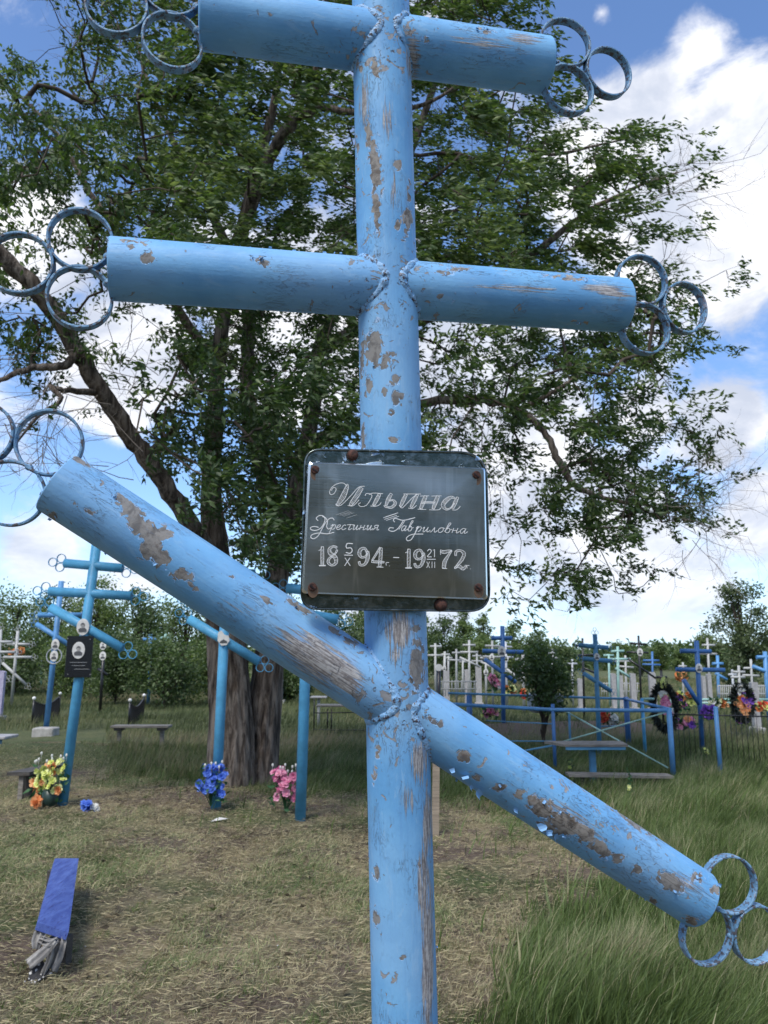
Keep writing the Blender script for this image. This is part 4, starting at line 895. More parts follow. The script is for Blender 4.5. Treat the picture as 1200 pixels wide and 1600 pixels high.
# far wood
rng = np.random.default_rng(5); N = 60000; X_ = rng.uniform(-160, 160, N); Yc = rng.uniform(100, 135, N); hgt = 1.2 + 4.2 * fbm(X_ * .09, Yc * .05, 3); Z_ = rng.random(N) ** .8 * hgt
tag(leaves('far_wood', np.stack([X_, Yc, Z_], 1), rng.normal(size=(N, 3)), .75, .5, M['bgdark'], None, np.clip(.4 + .5 * (fbm(X_ * .3, Z_ * .8, 3) - .5) * 2, 0, 1), 4), 'low dark far wood closing the horizon', 'wood', kind='stuff')
rng = np.random.default_rng(6); N = 16000; an = rng.uniform(0, 2 * math.pi, N); rr_ = rng.uniform(22, 30, N); X_ = np.sin(an) * rr_ * 1.4; Y_ = np.cos(an) * rr_; k_ = Y_ < -3; X_, Y_ = X_[k_], Y_[k_]; Z_ = rng.random(len(X_)) * (3 + 4 * fbm(X_ * .12, Y_ * .12, 3))
tag(leaves('wood_behind', np.stack([X_, Y_, Z_], 1), rng.normal(size=(len(X_), 3)), 1.1, .8, M['bgdark'], None, rng.random(len(X_)), 4), 'belt of trees behind the viewer', 'wood', kind='stuff')

# ------------------------------------------------------------------ grass
def inpoly(px, py, poly):
    r_ = np.zeros(len(px), bool); n_ = len(poly); j = n_ - 1
    for i in range(n_):
        xi, yi = poly[i]; xj, yj = poly[j]; c_ = ((yi > py) != (yj > py)) & (px < (xj - xi) * (py - yi) / (yj - yi + 1e-12) + xi); r_ ^= c_; j = i
    return r_
def blades(name, X, Y, h, w, lean, m, tint, label, seg2=True, seed=0, flat=0.0):
    rng = np.random.default_rng(seed); N = len(X); Z = gz(X, Y); a = rng.uniform(0, 2 * math.pi, N); s = np.stack([np.cos(a), np.sin(a), np.zeros(N)], 1) * (w / 2)[:, None]
    cf = fbm(X * 1.9 + 70, Y * 1.9, 3); cg = fbm(X * 2.3 + 20, Y * 2.3 + 60, 3) - .5; ld = np.stack([rng.normal(size=N) * .42 + lean * (cf * 3.2 - .6), rng.normal(size=N) * .42 + cg * 1.6, np.zeros(N)], 1); B = np.stack([X, Y, Z - .005], 1); up = np.array([0, 0, 1.])[None]
    upf = (1 - flat * rng.random(N))[:, None]
    mid = B + up * (h * .55)[:, None] * upf + ld * (h * .22)[:, None] * (1 + flat * 2); tip = B + up * (h)[:, None] * upf + ld * (h * .62)[:, None] * (1 + flat * 2)
    V = np.stack([B - s, B + s, mid - s * .75, mid + s * .75, tip], 1).reshape(-1, 3); i = np.arange(N) * 5
    F = np.concatenate([np.stack([i, i + 1, i + 3], 1), np.stack([i, i + 3, i + 2], 1), np.stack([i + 2, i + 3, i + 4], 1)])
    o = np_mesh(name, V, F, m, None, dict(tint=np.repeat(tint, 5)))
    return tag(o, label, 'grass', kind='stuff')
RIGHTP = [(730, 1700), (738, 1560), (770, 1470), (860, 1420), (960, 1395), (1010, 1360), (985, 1320), (900, 1290), (820, 1262), (690, 1245), (560, 1232), (410, 1240), (400, 1200), (560, 1050), (1500, 1050), (2200, 1200), (2200, 1700)]
LEFTP = [(-400, 1145), (60, 1140), (165, 1138), (185, 1195), (250, 1222), (330, 1228), (345, 1050), (-400, 1050)]
def photo_xy(X, Y):
    Pn = np.stack([X, Y, np.zeros_like(X)], 1); return proj(Pn)
def scatter(n_, y0, y1, seed, xmul=.56, power=1.0):
    rng = np.random.default_rng(seed); Y = (rng.random(n_) * (y1 ** power - y0 ** power) + y0 ** power) ** (1 / power); X = rng.uniform(-1, 1, n_) * (xmul * Y + .6); return X, Y, rng
X, Y, rng = scatter(620000, 2.9, 14.0, 11, .55, .8)
px, py, zc = photo_xy(X, Y); JO = np.random.default_rng(3).normal(size=(14, 2))
def lushness(X_, Y_):
    qx, qy, _ = photo_xy(X_, Y_); w_ = (fbm(X_ * 1.7, Y_ * 1.7, 4) - .5) * 110; s_ = np.zeros(len(X_))
    for jx, jy in JO: s_ += inpoly(qx + w_ + jx * 48, qy + w_ * .4 + jy * 26, RIGHTP)
    for jx, jy in JO[:7]: s_ += 2 * inpoly(qx + w_ * .4 + jx * 20, qy + w_ * .15 + jy * 12, LEFTP)
    return np.clip(s_ / 14, 0, 1)
LU = lushness(X, Y); cl0 = fbm(X * 3.1 + 5, Y * 3.1, 3)
lush = rng.random(len(X)) < np.clip(LU * 1.05 + (cl0 - .5) * 1.6 * (LU > .02) * (LU < .98), 0, 1) ** 1.3 * .9
short = ~lush; cov = fbm(X * 1.3 + 40, Y * 1.3, 4); keep = short & (rng.random(len(X)) < np.clip((cov - .34) * 5, .10, 1) * np.clip(1.25 - 1.5 * soilf(X, Y), .12, 1))
Xs, Ys = X[keep], Y[keep]; n_ = len(Xs); pat = fbm(Xs * .8 + 3, Ys * .8 + 8, 4); tn = np.clip((pat - .5) * 2.6 + .52 + rng.normal(size=n_) * .22, 0, 1)
blades('mown_grass', Xs, Ys, rng.uniform(.012, .05, n_) * (1 + .6 * (pat > .55)) , rng.uniform(.0018, .0040, n_) * (1 + Ys / 14), .2, M['dry'], tn, 'short dry mown grass and straw on the open ground', seed=1, flat=.75)
Xl, Yl = X[lush], Y[lush]; 
X2, Y2, rng2 = scatter(330000, 3.0, 7.5, 12, .55); LU2 = lushness(X2, Y2); k2 = rng2.random(len(X2)) < np.clip(LU2 * 1.05 + (fbm(X2 * 3.1 + 5, Y2 * 3.1, 3) - .5) * 1.6 * (LU2 > .02) * (LU2 < .98), 0, 1) ** 2 * .9; Xl = np.concatenate([Xl, X2[k2]]); Yl = np.concatenate([Yl, Y2[k2]]); n_ = len(Xl); rng = rng2
pat = fbm(Xl * 1.2, Yl * 1.2, 3); edge_d = fbm(Xl * 4, Yl * 4, 2)
deep_ = lushness(Xl, Yl)
cl_ = fbm(Xl * 5, Yl * 5, 2)
blades('tall_grass', Xl, Yl, (.03 + .135 * rng.random(n_) ** 1.6) * (.35 + pat * .6 + cl_ * .9) * (.25 + .75 * deep_), rng.uniform(.0018, .0058, n_) * (.8 + Yl / 20), .5, M['lush'], np.clip((pat - .5) * 1.2 + (cl_ - .5) * .9 + .42 + rng.normal(size=n_) * .26, 0, 1), 'tall dark green grass bending in the wind, front right and round the elm', seed=2)
X, Y, rng = scatter(200000, 10.5, 60, 13, .60, .75); px, py, _ = photo_xy(X, Y); k_ = ~((px < 165) & (py > 1142))
for ex, ey, er in ((71, 1150, .45), (215, 1166, .6), (75, 1118, .9), (214, 1118, .8), (925, 1205, .5)):
    g_ = G(ex, ey); k_ &= ~(((X - g_.x) ** 2 + ((Y - g_.y) * .5) ** 2) < er ** 2) | (rng.random(len(X)) < .15)
X, Y = X[k_], Y[k_]; k_ = rng.random(len(X)) < np.clip(1.2 - 1.3 * soilf(X, Y), .15, 1); X, Y = X[k_], Y[k_]; pat = fbm(X * .35, Y * .35, 4); n_ = len(X); sc_ = 1 + (Y - 10) / 22
blades('field_grass', X, Y, rng.uniform(.08, .28, n_) * (.45 + .8 * pat), rng.uniform(.005, .010, n_) * sc_, .45, M['field'], np.clip((pat - .5) * 2.0 + .48 + rng.normal(size=n_) * .17, 0, 1), 'green field grass between the graves further back', seed=3)
rng = np.random.default_rng(31); tx, ty, _r = scatter(420, 2.9, 12, 32, .55, .9); tk = lushness(tx, ty) < .5; tx, ty = tx[tk], ty[tk]; cnt_ = rng.integers(15, 70, len(tx)); sz_ = rng.uniform(.4, 1, len(tx))
X = np.repeat(tx, cnt_) + rng.normal(size=cnt_.sum()) * .035 * np.repeat(sz_, cnt_); Y = np.repeat(ty, cnt_) + rng.normal(size=cnt_.sum()) * .035 * np.repeat(sz_, cnt_); n_ = len(X)
blades('grass_tufts', X, Y, rng.uniform(.025, .075, n_) * np.repeat(sz_, cnt_), rng.uniform(.002, .0042, n_), .3, M['lush'], np.clip(np.repeat(rng.uniform(.15, .7, len(tx)), cnt_) + rng.normal(size=n_) * .12, 0, 1), 'small green grass tufts standing in the mown ground', seed=6, flat=.4)
X, Y, rng = scatter(60000, 2.9, 12, 15, .55, .8); px, py, _ = photo_xy(X, Y); k_ = ~(inpoly(px, py, RIGHTP) | inpoly(px, py, LEFTP)); X, Y = X[k_], Y[k_]; n_ = len(X)
a = rng.normal(size=n_) * .6 + .3; Ls = rng.uniform(.02, .07, n_); Z = gz(X, Y) + rng.uniform(.008, .03, n_); d_ = np.stack([np.cos(a), np.sin(a), rng.normal(size=n_) * .15], 1); P0 = np.stack([X, Y, Z], 1)
o = leaves('straw_litter', P0, d_, .055, .0042, M['dry'], None, np.clip(.46 + rng.normal(size=n_) * .09, 0, 1), 8); tag(o, 'pale cut straw lying over the mown ground', 'straw', kind='stuff')
X, Y, rng = scatter(26000, 3.0, 13, 16, .55, .8); k_ = rng.random(len(X)) < lushness(X, Y) * np.clip((fbm(X * 2.6 + 9, Y * 2.6, 2) - .35) * 4, 0, 1); X, Y = X[k_], Y[k_]; n_ = len(X)
blades('broad_weeds', X, Y, rng.uniform(.07, .22, n_), rng.uniform(.007, .014, n_), .35, M['lush'], np.clip(.5 + rng.normal(size=n_) * .2, 0, 1), 'broader weed blades among the tall grass', seed=7)
X, Y, rng = scatter(1500, 2.9, 11, 17, .55, .9); n_ = len(X); P0 = np.stack([X, Y, gz(X, Y) + rng.uniform(.012, .03, n_)], 1); D_ = np.stack([rng.normal(size=n_), rng.normal(size=n_), rng.normal(size=n_) * .12], 1)
tag(leaves('fallen_leaves', P0, D_, .05, .026, M['dry'], None, np.clip(rng.random(n_) * .3, 0, 1), 9), 'brown fallen leaves on the mown ground', 'leaves', kind='stuff')
k_ = rng.random(n_) < .12; tp_ = P0[k_]; td = unit(D_[k_] * np.array([1, 1, .1])) * rng.uniform(.06, .22, k_.sum())[:, None]
tag(segs('fallen_twigs', tp_, tp_ + td, np.full(len(tp_), .003), np.full(len(tp_), .0015), M['twig'], None, 4), 'thin dead twigs lying on the mown ground', 'twigs', kind='stuff')
# stalks with seed heads in the right grass
X, Y, rng = scatter(5000, 3.4, 14, 14, .55); px, py, _ = photo_xy(X, Y); k_ = inpoly(px, py, RIGHTP); X, Y = X[k_], Y[k_]; n_ = len(X)
blades('grass_stalks', X, Y, rng.uniform(.18, .34, n_), rng.uniform(.0012, .0022, n_), .7, M['dry'], rng.uniform(.35, .62, n_), 'thin pale seed stalks above the tall grass', seed=4)

# ------------------------------------------------------------------ grave crosses of pipe
XN = Vector((0, -1, 0))
def trefoil_small(E, e, r, m_, par_, W_=None):
    e = e.normalized(); n_ = XN.cross(e).normalized(); mb = MB(); R_ = r * .95
    for de, dn in ((R_ * .9, R_), (R_ * .9, -R_), (R_ * 2.65, 0)): mb.ring(E + e * de + n_ * dn, XN, e, R_, r * .38, r * .13, 18)
    return mb.build('ring_finial', m_, par_)
def cross(base, topp, bars_, r, m_, label, Y=None, rings=0, ovals=(), group='three-barred grave crosses', n=12, depth=0, topring=False, ovr=.065, ringsz=.05, name='orthodox_cross'):
    """base, topp: photo pixels; bars: (lx, ly, rx, ry)"""
    b = gp(*base) if Y is None else at(base[0], base[1], Y)
    if Y is not None: 
        b.z = float(gz(b.x, b.y)) - .03
    Y_ = b.y; tp = at(*topp, Y_); root = thing(name, tuple(b), label, 'cross', group)
    MB().tube([b, tp], r, n).build('post', m_, root)
    for i, (lx, ly, rx, ry) in enumerate(bars_):
        a_, c_ = at(lx, ly, Y_ - depth), at(rx, ry, Y_ + depth); sl = abs(ry - ly) > .25 * abs(rx - lx)
        ob = MB().tube([a_, c_], r * .95, n).build('slanted_crossbar' if sl else 'crossbar', m_, root)
        if rings:
            e = (c_ - a_).normalized(); trefoil_small(a_, -e, ringsz, m_, root); trefoil_small(c_, e, ringsz, m_, root)
    if topring:
        trefoil_small(tp, Vector((0, 0, 1)), ringsz, m_, root)
    for q, (ox, oy) in enumerate(ovals):
        c_ = at(ox, oy, Y_) + XN * (r + .006); portrait(c_, ovr, root)
    return root, Y_
def portrait(c, rv, root, name='portrait_oval'):
    o = MB().disc(c, XN, (0, 0, 1), rv, rv * .76, .006, 28, .003).build(name, M['enamel'], root); f = c + XN * .0105
    if rv > .03:
        z = Vector((0, 0, 1)); x = Vector((1, 0, 0))
        body = [f - z * rv * .62 + x * rv * a_ for a_ in (-.45, .45)] + [f - z * rv * .30 + x * rv * .5, f - z * rv * .12 + x * rv * .26, f - z * rv * .12 - x * rv * .26, f - z * rv * .30 - x * rv * .5]
        MB().poly(body, XN, .001).build('portrait_shoulders', M['ink'], root if False else o)
        MB().disc(f + z * rv * .16, XN, z, rv * .30, rv * .22, .0012, 14).build('portrait_face', M['skin'], o)
        hd = [f + XN * .0012 + z * rv * (.16 + .34 * math.sin(a_)) + x * rv * .27 * math.cos(a_) for a_ in np.linspace(-.1, math.pi + .1, 9)] + [f + XN * .0012 + z * rv * .3 - x * rv * .12, f + XN * .0012 + z * rv * .3 + x * rv * .12]
        MB().poly(hd, XN, .0008).build('portrait_hair', M['ink'], o)
    return o
# A: cyan cross with tablet
crA, YA = cross((97, 1262), (156, 812), [(101, 880, 192, 888), (77, 924, 206, 931), (79, 949, 191, 1013)], .052, M['cyan'], 'leaning cyan cross with black tablet and portrait oval, beside the yellow flowers', rings=1, ovals=[(133, 980)], ovr=.088, topring=True, ringsz=.052)
tcn = at(123.5, 1026, YA - .075); tw_ = 40 / FPX * YA / CT * .98; th_ = 62 / FPX * YA * 1.0
tb = MB().box(tcn, (tw_, .014, th_), bev=.003).build('black_tablet', M['granite'], crA)
portrait(at(123, 1016, YA - .085), .088, crA, 'tablet_portrait')
mb = MB(); # engraved lines on the tablet, too small to read in the photo
for k_, (x0, x1, y_) in enumerate(((109, 136, 1035), (112, 133, 1040), (116, 139, 1045.5))): mb.beam(at(x0, y_, YA - .0835), at(x1, y_, YA - .0835), .0015, .004)
mb.build('engraved_lines', M['grey'], crA)
for (x, y) in ((106, 998), (141, 999), (106, 1054), (141, 1054)): MB().ball(at(x, y, YA - .083), .006, 5).build('tablet_screw', M['grey'], crA)
# B
crB, YB = cross((71, 1148), (96, 908), [(60, 961, 128, 961), (57, 975, 108, 1008)], .055, M['blue'], 'medium blue leaning cross on a concrete block behind the tablet cross', rings=1, ovals=[(88.5, 1007), (86.5, 1025)], ovr=.11, ringsz=.05)
MB().ring(at(86.5, 1025, YB) + XN * .062, XN, (0, 0, 1), .165, .02, .02, 24).build('portrait_frame', M['silver'], crB)
bB = gp(71, 1150, 0); fb = MB().box(bB + Vector((0, 0, .06)), (.42, .34, .2), bev=.02).build('concrete_footing', M['concrete'], crB)
# C white crosses on the far left
cross((18, 1099), (28, 986), [(12, 1006, 46, 1007), (6, 1027, 50, 1027), (4, 1036, 41, 1070)], .05, M['white'], 'white leaning cross with ring ends at the left frame edge', Y=26.5, rings=1, topring=True, ringsz=.06)
cross((-6, 1105), (1, 984), [(-18, 1003, 19, 1003), (-22, 1019, 24, 1019), (-24, 1048, 10, 1060)], .05, M['white'], 'white cross cut by the left frame edge, behind the lilac stele', Y=25, rings=1, topring=True, ringsz=.06)
cross((66, 1045), (67, 993), [(60, 1004, 74, 1004), (58, 1012, 76, 1012), (59, 1010, 73, 1022)], .06, M['mint'], 'tiny pale blue cross behind a low white fence at far left', Y=45)
cross((235, 1040), (235, 991), [(224, 999, 247, 999)], .06, M['blue'], 'tiny bright blue cross showing over the bush top', Y=26.8)
cross((258, 1040), (259, 989), [(250, 997, 267, 997)], .05, M['mint'], 'tiny pale cross right of the tiny bright blue one', Y=27.2)
# E black post with two ovals
crE, YE = cross((157, 1102), (162, 1018), [(153, 1045, 168, 1055)], .045, M['black'], 'thin black post with two white portrait ovals in front of the bushes', Y=22.5, n=8, name='memorial_post')
crE['category'] = 'memorial post'; crE['group'] = 'memorial posts'
portrait(at(162, 1009, YE) + XN * .05, .12, crE); portrait(at(161.5, 1025, YE) + XN * .05, .125, crE)
# K, L cyan crosses with flowers
crK, YK = cross((337, 1266), (355, 890), [(314, 890, 398, 897), (301, 938, 398, 946), (295, 967, 405, 1034)], .052, M['cyan'], 'cyan cross with broken portrait oval in front of the elm trunk', rings=1, ringsz=.048)
ov = [(340, 1001), (341, 988), (346, 985), (351, 992), (357, 993), (359, 1001), (354, 1008), (346, 1009)]
cK = YK - .065; po = MB().poly([at(x, y, cK) for x, y in ov][::-1], XN, .006).build('broken_portrait_oval', M['enamel'], crK)
MB().poly([at(x, y, cK - .0065) for x, y in ((343, 1005), (344, 1002), (349, 999), (355, 1002), (355, 1005))][::-1], XN, .001).build('portrait_shoulders', M['ink'], po)
crL, YL = cross((469, 1280), (483, 870), [(448, 919, 508, 925), (424, 950, 528, 968), (432, 985, 520, 1038)], .052, M['cyan'], 'cyan cross half hidden by the steel plaque, with pink flowers at its foot', rings=1, ringsz=.045)
# right-hand field of crosses
cross((787, 1142), (785, 978), [(768, 997, 800, 997), (754, 1017, 818, 1019), (757, 1030, 806, 1066)], .045, M['deep'], 'tall strong blue cross left of the blue grave fence', Y=16, ovals=[(783.5, 1018)], ovr=.11)
cross((936, 1160), (929.5, 991), [(904, 1008, 950, 1012), (911, 1029, 956, 1033), (912, 1052, 955, 1080)], .036, M['teal'], 'teal blue cross with ring ends inside the blue grave fence', Y=12.2, rings=1, topring=True, ovals=[(931.5, 1026)], ovr=.055, ringsz=.03)
cross((1097, 1168), (1088, 1001), [(1063, 1017, 1111, 1018), (1056, 1046, 1132, 1047), (1068, 1062, 1092, 1100)], .038, M['deep'], 'dark blue cross with framed red portrait oval before the wreaths', Y=12.8, ovals=[(1090.5, 1044)], ovr=.075)
cross((1201, 1120), (1195, 1018), [(1182, 1027, 1214, 1027), (1176, 1041, 1220, 1058)], .05, M['blue'], 'blue cross cut by the right frame edge', Y=19)
spec = [((1001, 1092), (997.5, 993), [(985, 1005, 1009, 1007), (979, 1019, 1013, 1020), (981, 1029, 1025, 1060)], .035, 'black', 'tall thin black cross between the ringed teal cross and the wreath', 20),
        ((912, 1100), (910, 997), [(900, 1009, 921, 1009), (903, 1024, 930, 1023), (910, 1043, 935, 1054)], .035, 'black', 'thin black cross just left of the ringed teal cross', 20),
        ((733, 1083), (733, 1000), [(723, 1008, 743, 1008), (719, 1019, 747, 1019), (718, 1027, 750, 1042)], .045, 'white', 'tall pale cross behind the left end of the blue fence', 24),
        ((713, 1072), (713, 1014), [(706, 1020, 724, 1020), (700, 1031, 722, 1032)], .045, 'grey', 'small grey cross left of the tall pale cross', 27),
        ((693, 1050), (695, 1018), [(689, 1023, 703, 1023)], .06, 'white', 'small tilted white cross near the near blue post', 30),
        ((700, 1052), (700.5, 1021), [(695, 1028, 707, 1028)], .05, 'white', 'tiny white cross beside the small tilted one', 34),
        ((818, 1086), (817, 1022), [(805, 1030, 822, 1030), (801, 1046, 827, 1046), (791, 1045, 825, 1071)], .05, 'white', 'bright white cross right of the tall strong blue cross', 22),
        ((769, 1060), (769, 1001), [(758, 1009, 782, 1010), (754, 1026, 792, 1027)], .045, 'grey', 'grey cross with white oval left of the tall strong blue cross', 24),
        ((791, 1058), (790, 1003), [(780, 1010, 800, 1011), (776, 1027, 802, 1027)], .045, 'silver', 'silvery cross right behind the tall strong blue cross', 25),
        ((759, 1070), (759, 1024), [(750, 1028, 768, 1028), (751, 1034, 790, 1052)], .045, 'white', 'short white cross with long slanted bar', 25),
        ((863, 1062), (863, 1014), [(857, 1021, 869, 1021), (857, 1028, 871, 1028), (860, 1038, 873, 1043)], .035, 'grey', 'small grey cross against the dark trees', 22),
        ((965, 1088), (965, 1010), [(955, 1018, 975, 1017), (953, 1030, 985, 1030), (962, 1044, 984, 1058)], .045, 'mint', 'mint green cross behind the ringed teal cross', 21),
        ((978, 1085), (977, 1024), [(960, 1033, 988, 1033), (966, 1041, 990, 1043)], .04, 'white', 'low white cross in the mint group', 23),
        ((951, 1066), (951, 1022), [(943, 1024, 959, 1024), (944, 1033, 958, 1033)], .04, 'mint', 'small mint cross right of the ringed teal cross', 24),
        ((1019, 1080), (1019, 1018), [(1005, 1032, 1030, 1032), (1004, 1038, 1032, 1039)], .04, 'deep', 'thin blue cross just right of the tall black cross', 24),
        ((1033, 1074), (1033, 1048), [(1026, 1058, 1042, 1058)], .035, 'black', 'short black cross above the dark wreath', 17),
        ((1106, 1044), (1105, 997), [(1097, 1008, 1117, 1008), (1094, 1021, 1120, 1022)], .05, 'white', 'pale cross above the bar of the dark blue portrait cross', 26),
        ((1122, 1092), (1121, 1024), [(1113, 1037, 1130, 1037), (1118, 1052, 1136, 1062)], .06, 'blue', 'bright blue cross right of the dark blue portrait cross', 24),
        ((1168, 1064), (1167, 1026), [(1156, 1038, 1182, 1038), (1158, 1050, 1182, 1051)], .06, 'mint', 'pale blue cross in the ornate white group at right', 28),
        ((1154, 1072), (1154, 1040), [(1144, 1050, 1164, 1050), (1142, 1058, 1164, 1058)], .05, 'white', 'ornate white cross left of the orange flowers', 23),
        ((1174, 1074), (1173, 1030), [(1162, 1044, 1184, 1044), (1160, 1055, 1186, 1056)], .045, 'white', 'taller ornate white cross above the orange flowers', 24),
        ((1144, 1068), (1144, 1046), [(1138, 1054, 1151, 1054)], .05, 'silver', 'small silvery cross left of the ornate white group', 26),
        ((1067, 1090), (1067, 1035), [(1060, 1041, 1073, 1041)], .04, 'white', 'small white cross left of the dark blue portrait cross', 25),
        ((680, 1050), (680, 1005), [(672, 1010, 690, 1010), (668, 1024, 692, 1024)], .055, 'white', 'white cross beside the near blue post', 30),
        ((894, 1070), (894, 1030), [(886, 1037, 902, 1037)], .035, 'silver', 'small silvery cross behind the young elm', 24),
        ((745, 1060), (745, 1018), [(738, 1025, 752, 1025), (736, 1033, 754, 1033)], .05, 'grey', 'grey cross between two pale crosses', 30),
        ((723, 1062), (723, 1028), [(717, 1034, 730, 1034)], .05, 'white', 'low white cross among the pale group', 32)]
for i, (b_, t_, br_, r_, mm, lb, Y_) in enumerate(spec):
    cross(b_, t_, br_, r_ * .8, M[mm], lb, Y=Y_, n=8, group='crosses in the far rows', ovals=[((b_[0] + t_[0]) / 2 if i not in (7,) else 768, t_[1] + 26)] if i in (0, 4, 7, 8, 9, 15) else (), ovr=.10)
# memorial post near the junction
mpR = at(685, 1085, 19); mpR.z = float(gz(mpR.x, mpR.y)); r_ = thing('memorial_post', tuple(mpR), 'black post with round white portrait plate right of the near blue post', 'memorial post', 'memorial posts')
MB().tube([mpR, at(685.5, 1048, 19)], .05, 8).build('post', M['black'], r_); MB().disc(at(685.5, 1043, 19) + XN * .05, XN, (0, 0, 1), .085, .085, .01, 20).build('portrait_plate', M['enamel'], r_)

# ------------------------------------------------------------------ gravestones
def stone(x0, x1, y0, y1, Y, m_, label, th=.12, name='gravestone', arch=.15, base=True):
    b = at((x0 + x1) / 2, y1, Y); b.z = float(gz(b.x, b.y)) - .02; root = thing(name, tuple(b), label, 'gravestone', 'upright gravestones')
    l_, r_ = at(x0, y0, Y).x, at(x1, y0, Y).x; zt = at(x0, y0, Y).z; w_ = r_ - l_; z0 = b.z; pts = [Vector((l_, Y, z0)), Vector((r_, Y, z0))]
    for k_ in range(9):
        a = math.pi * k_ / 8; pts.append(Vector(((l_ + r_) / 2 + w_ / 2 * math.cos(a), Y, zt - w_ * arch + w_ * arch * math.sin(a))))
    MB().poly(pts, (0, 1, 0), th).build('slab', m_, root)
    if base: MB().box(((l_ + r_) / 2, Y + .05, z0 + .05), (w_ * 1.35, .4, .16), bev=.015).build('plinth', M['concrete'], root)
    return root
gM = stone(419, 442, 1047, 1092, 27, M['marble'], 'pale grey gravestone with purple flowers between trunk and post', .16, arch=.05)
stone(-12, 7, 1048, 1120, 20, M['lilac'], 'lilac polished stele cut by the left frame edge', arch=.1)
stone(743, 752, 1040, 1066, 26, M['marble'], 'narrow white gravestone with bright centre in the pale cross group')
stone(726, 733, 1046, 1070, 26, M['marble'], 'small white stone beside the narrow one', base=False)
stone(693, 702, 1048, 1072, 24, M['marble'], 'light stone left of the pale crosses')
stone(1174, 1184, 1066, 1102, 16, M['marble'], 'white upright slab right of the orange and purple flowers', arch=.05)
for i, (x0, x1, y0, y1, lb) in enumerate([(955, 962, 1052, 1086, 'leftmost white slab of the row behind the fence'), (964, 973, 1055, 1087, 'second white slab behind the fence'), (1014, 1024, 1050, 1092, 'white slab under the thin blue cross'), (1097, 1102, 1056, 1092, 'narrow white slab right of the portrait cross'), (1105, 1111, 1053, 1094, 'second narrow slab right of the portrait cross'), (842, 852, 1064, 1084, 'low pale stone behind the young elm'), (903, 911, 1060, 1085, 'pale slab behind the thin black cross'), (985, 993, 1052, 1085, 'white slab left of the tall thin black cross')]):
    stone(x0, x1, y0, y1, 23, M['marble'], lb)
cz = gp(845, 1113, 0); cz2 = thing('white_grave_slab', tuple(cz), 'low white grave slab seen behind the young elm trunk', 'grave slab')
MB().box(at(852, 1098, 13.8), (.55, .5, .32), bev=.04).build('slab', M['marble'], cz2)

# ------------------------------------------------------------------ flowers
def bouquet(c, w, h, cols, label, n=26, name='artificial_bouquet', cat='flowers', group='artificial flower bouquets', pot=None, bs=.03, seed=0, buds=6, leaf=True):
    """c: base point; w,h: overall size in metres"""
    c = Vector(c); rng = np.random.default_rng(seed + 300); root = thing(name, tuple(c), label, cat, group); by = {}
    st = MB(); 
    for i in range(n):
        a = rng.uniform(0, 2 * math.pi); rr = rng.random() ** .5 * w / 2; zz = h * (.30 + .62 * rng.random()); P_ = c + Vector((rr * math.cos(a), rr * math.sin(a) * .7, zz)); by.setdefault(cols[int(rng.integers(len(cols)))], []).append(P_)
        if i % 2 == 0: st.tube([c + Vector((0, 0, .01)), c + Vector((rr * math.cos(a) * .4, 0, zz * .5)), P_], .0025, 4, smooth=False)
    st.build('stems', M['f_green'], root)
    for col, PP in by.items():
        Vs, Fs, tn = [], [], []
        for P_ in PP:
            ax = Vector((rng.normal() * .5, -1 + rng.normal() * .4, .4 + rng.normal() * .4)).normalized(); u_ = ax.orthogonal().normalized(); v_ = ax.cross(u_); s_ = bs * rng.uniform(.7, 1.3); tt = rng.random()
            for ly, (np_, el, sz) in enumerate(((6, .45, 1.0), (5, .95, .7))):
                for k_ in range(np_):
                    an = 2 * math.pi * (k_ + ly * .5) / np_ + rng.normal() * .1; d = (u_ * math.cos(an) + v_ * math.sin(an)); dd_ = (d * math.cos(el) + ax * math.sin(el)).normalized(); side = dd_.cross(ax).normalized(); b = len(Vs); L = s_ * sz * rng.uniform(.85, 1.15)
                    Vs += [tuple(P_), tuple(P_ + dd_ * L * .45 + side * L * .36 + ax * L * .1), tuple(P_ + dd_ * L * .9 + side * L * .30), tuple(P_ + dd_ * L * 1.05 - ax * L * .08), tuple(P_ + dd_ * L * .9 - side * L * .30), tuple(P_ + dd_ * L * .45 - side * L * .36 + ax * L * .1)]
                    Fs += [(b, b + 1, b + 2), (b, b + 2, b + 3), (b, b + 3, b + 4), (b, b + 4, b + 5)]; tn += [min(1, max(0, tt + rng.normal() * .2))] * 6
        np_mesh('blossoms', Vs, Fs, M[col], root, dict(tint=tn))
    if buds:
        mb = MB(); 
        for k_ in range(buds): 
            P_ = c + Vector((rng.uniform(-w / 2, w / 2), rng.uniform(-w / 4, w / 4), h * rng.uniform(.88, 1.08))); mb.ball(P_, bs * .28, 5, (1, 1, 1.6)); mb.tube([P_, P_ - Vector((0, 0, h * .15))], .0018, 4)
        o = mb.build('buds', M['f_white'], root)
        a_ = o.data.attributes.new('tint', 'FLOAT', 'POINT'); a_.data.foreach_set('value', np.full(len(o.data.vertices), .5, np.float32))
    if leaf:
        N = 40; P_ = np.array(c) + np.stack([rng.uniform(-w / 2, w / 2, N), rng.uniform(-w / 3, w / 3, N), rng.uniform(.1, .85, N) * h], 1)
        leaves('leaf_sprays', P_, rng.normal(size=(N, 3)) + np.array([0, -.3, .6]), bs * 2.0, bs * .9, M['f_green'], root, rng.random(N), seed)
    if pot: MB().tube([c, c + Vector((0, 0, pot[1]))], [pot[0] * .8, pot[0]], 14).build('pot', pot[2], root)
    return root
def bq(px, py, py_top, wpx, cols, label, Y=None, **k_):
    b = gp(px, py, .0) if Y is None else at(px, py, Y); h = at(px, py_top, b.y).z - b.z; w = wpx / FPX * b.y / CT; return bouquet(b, w, h, cols, label, **k_)
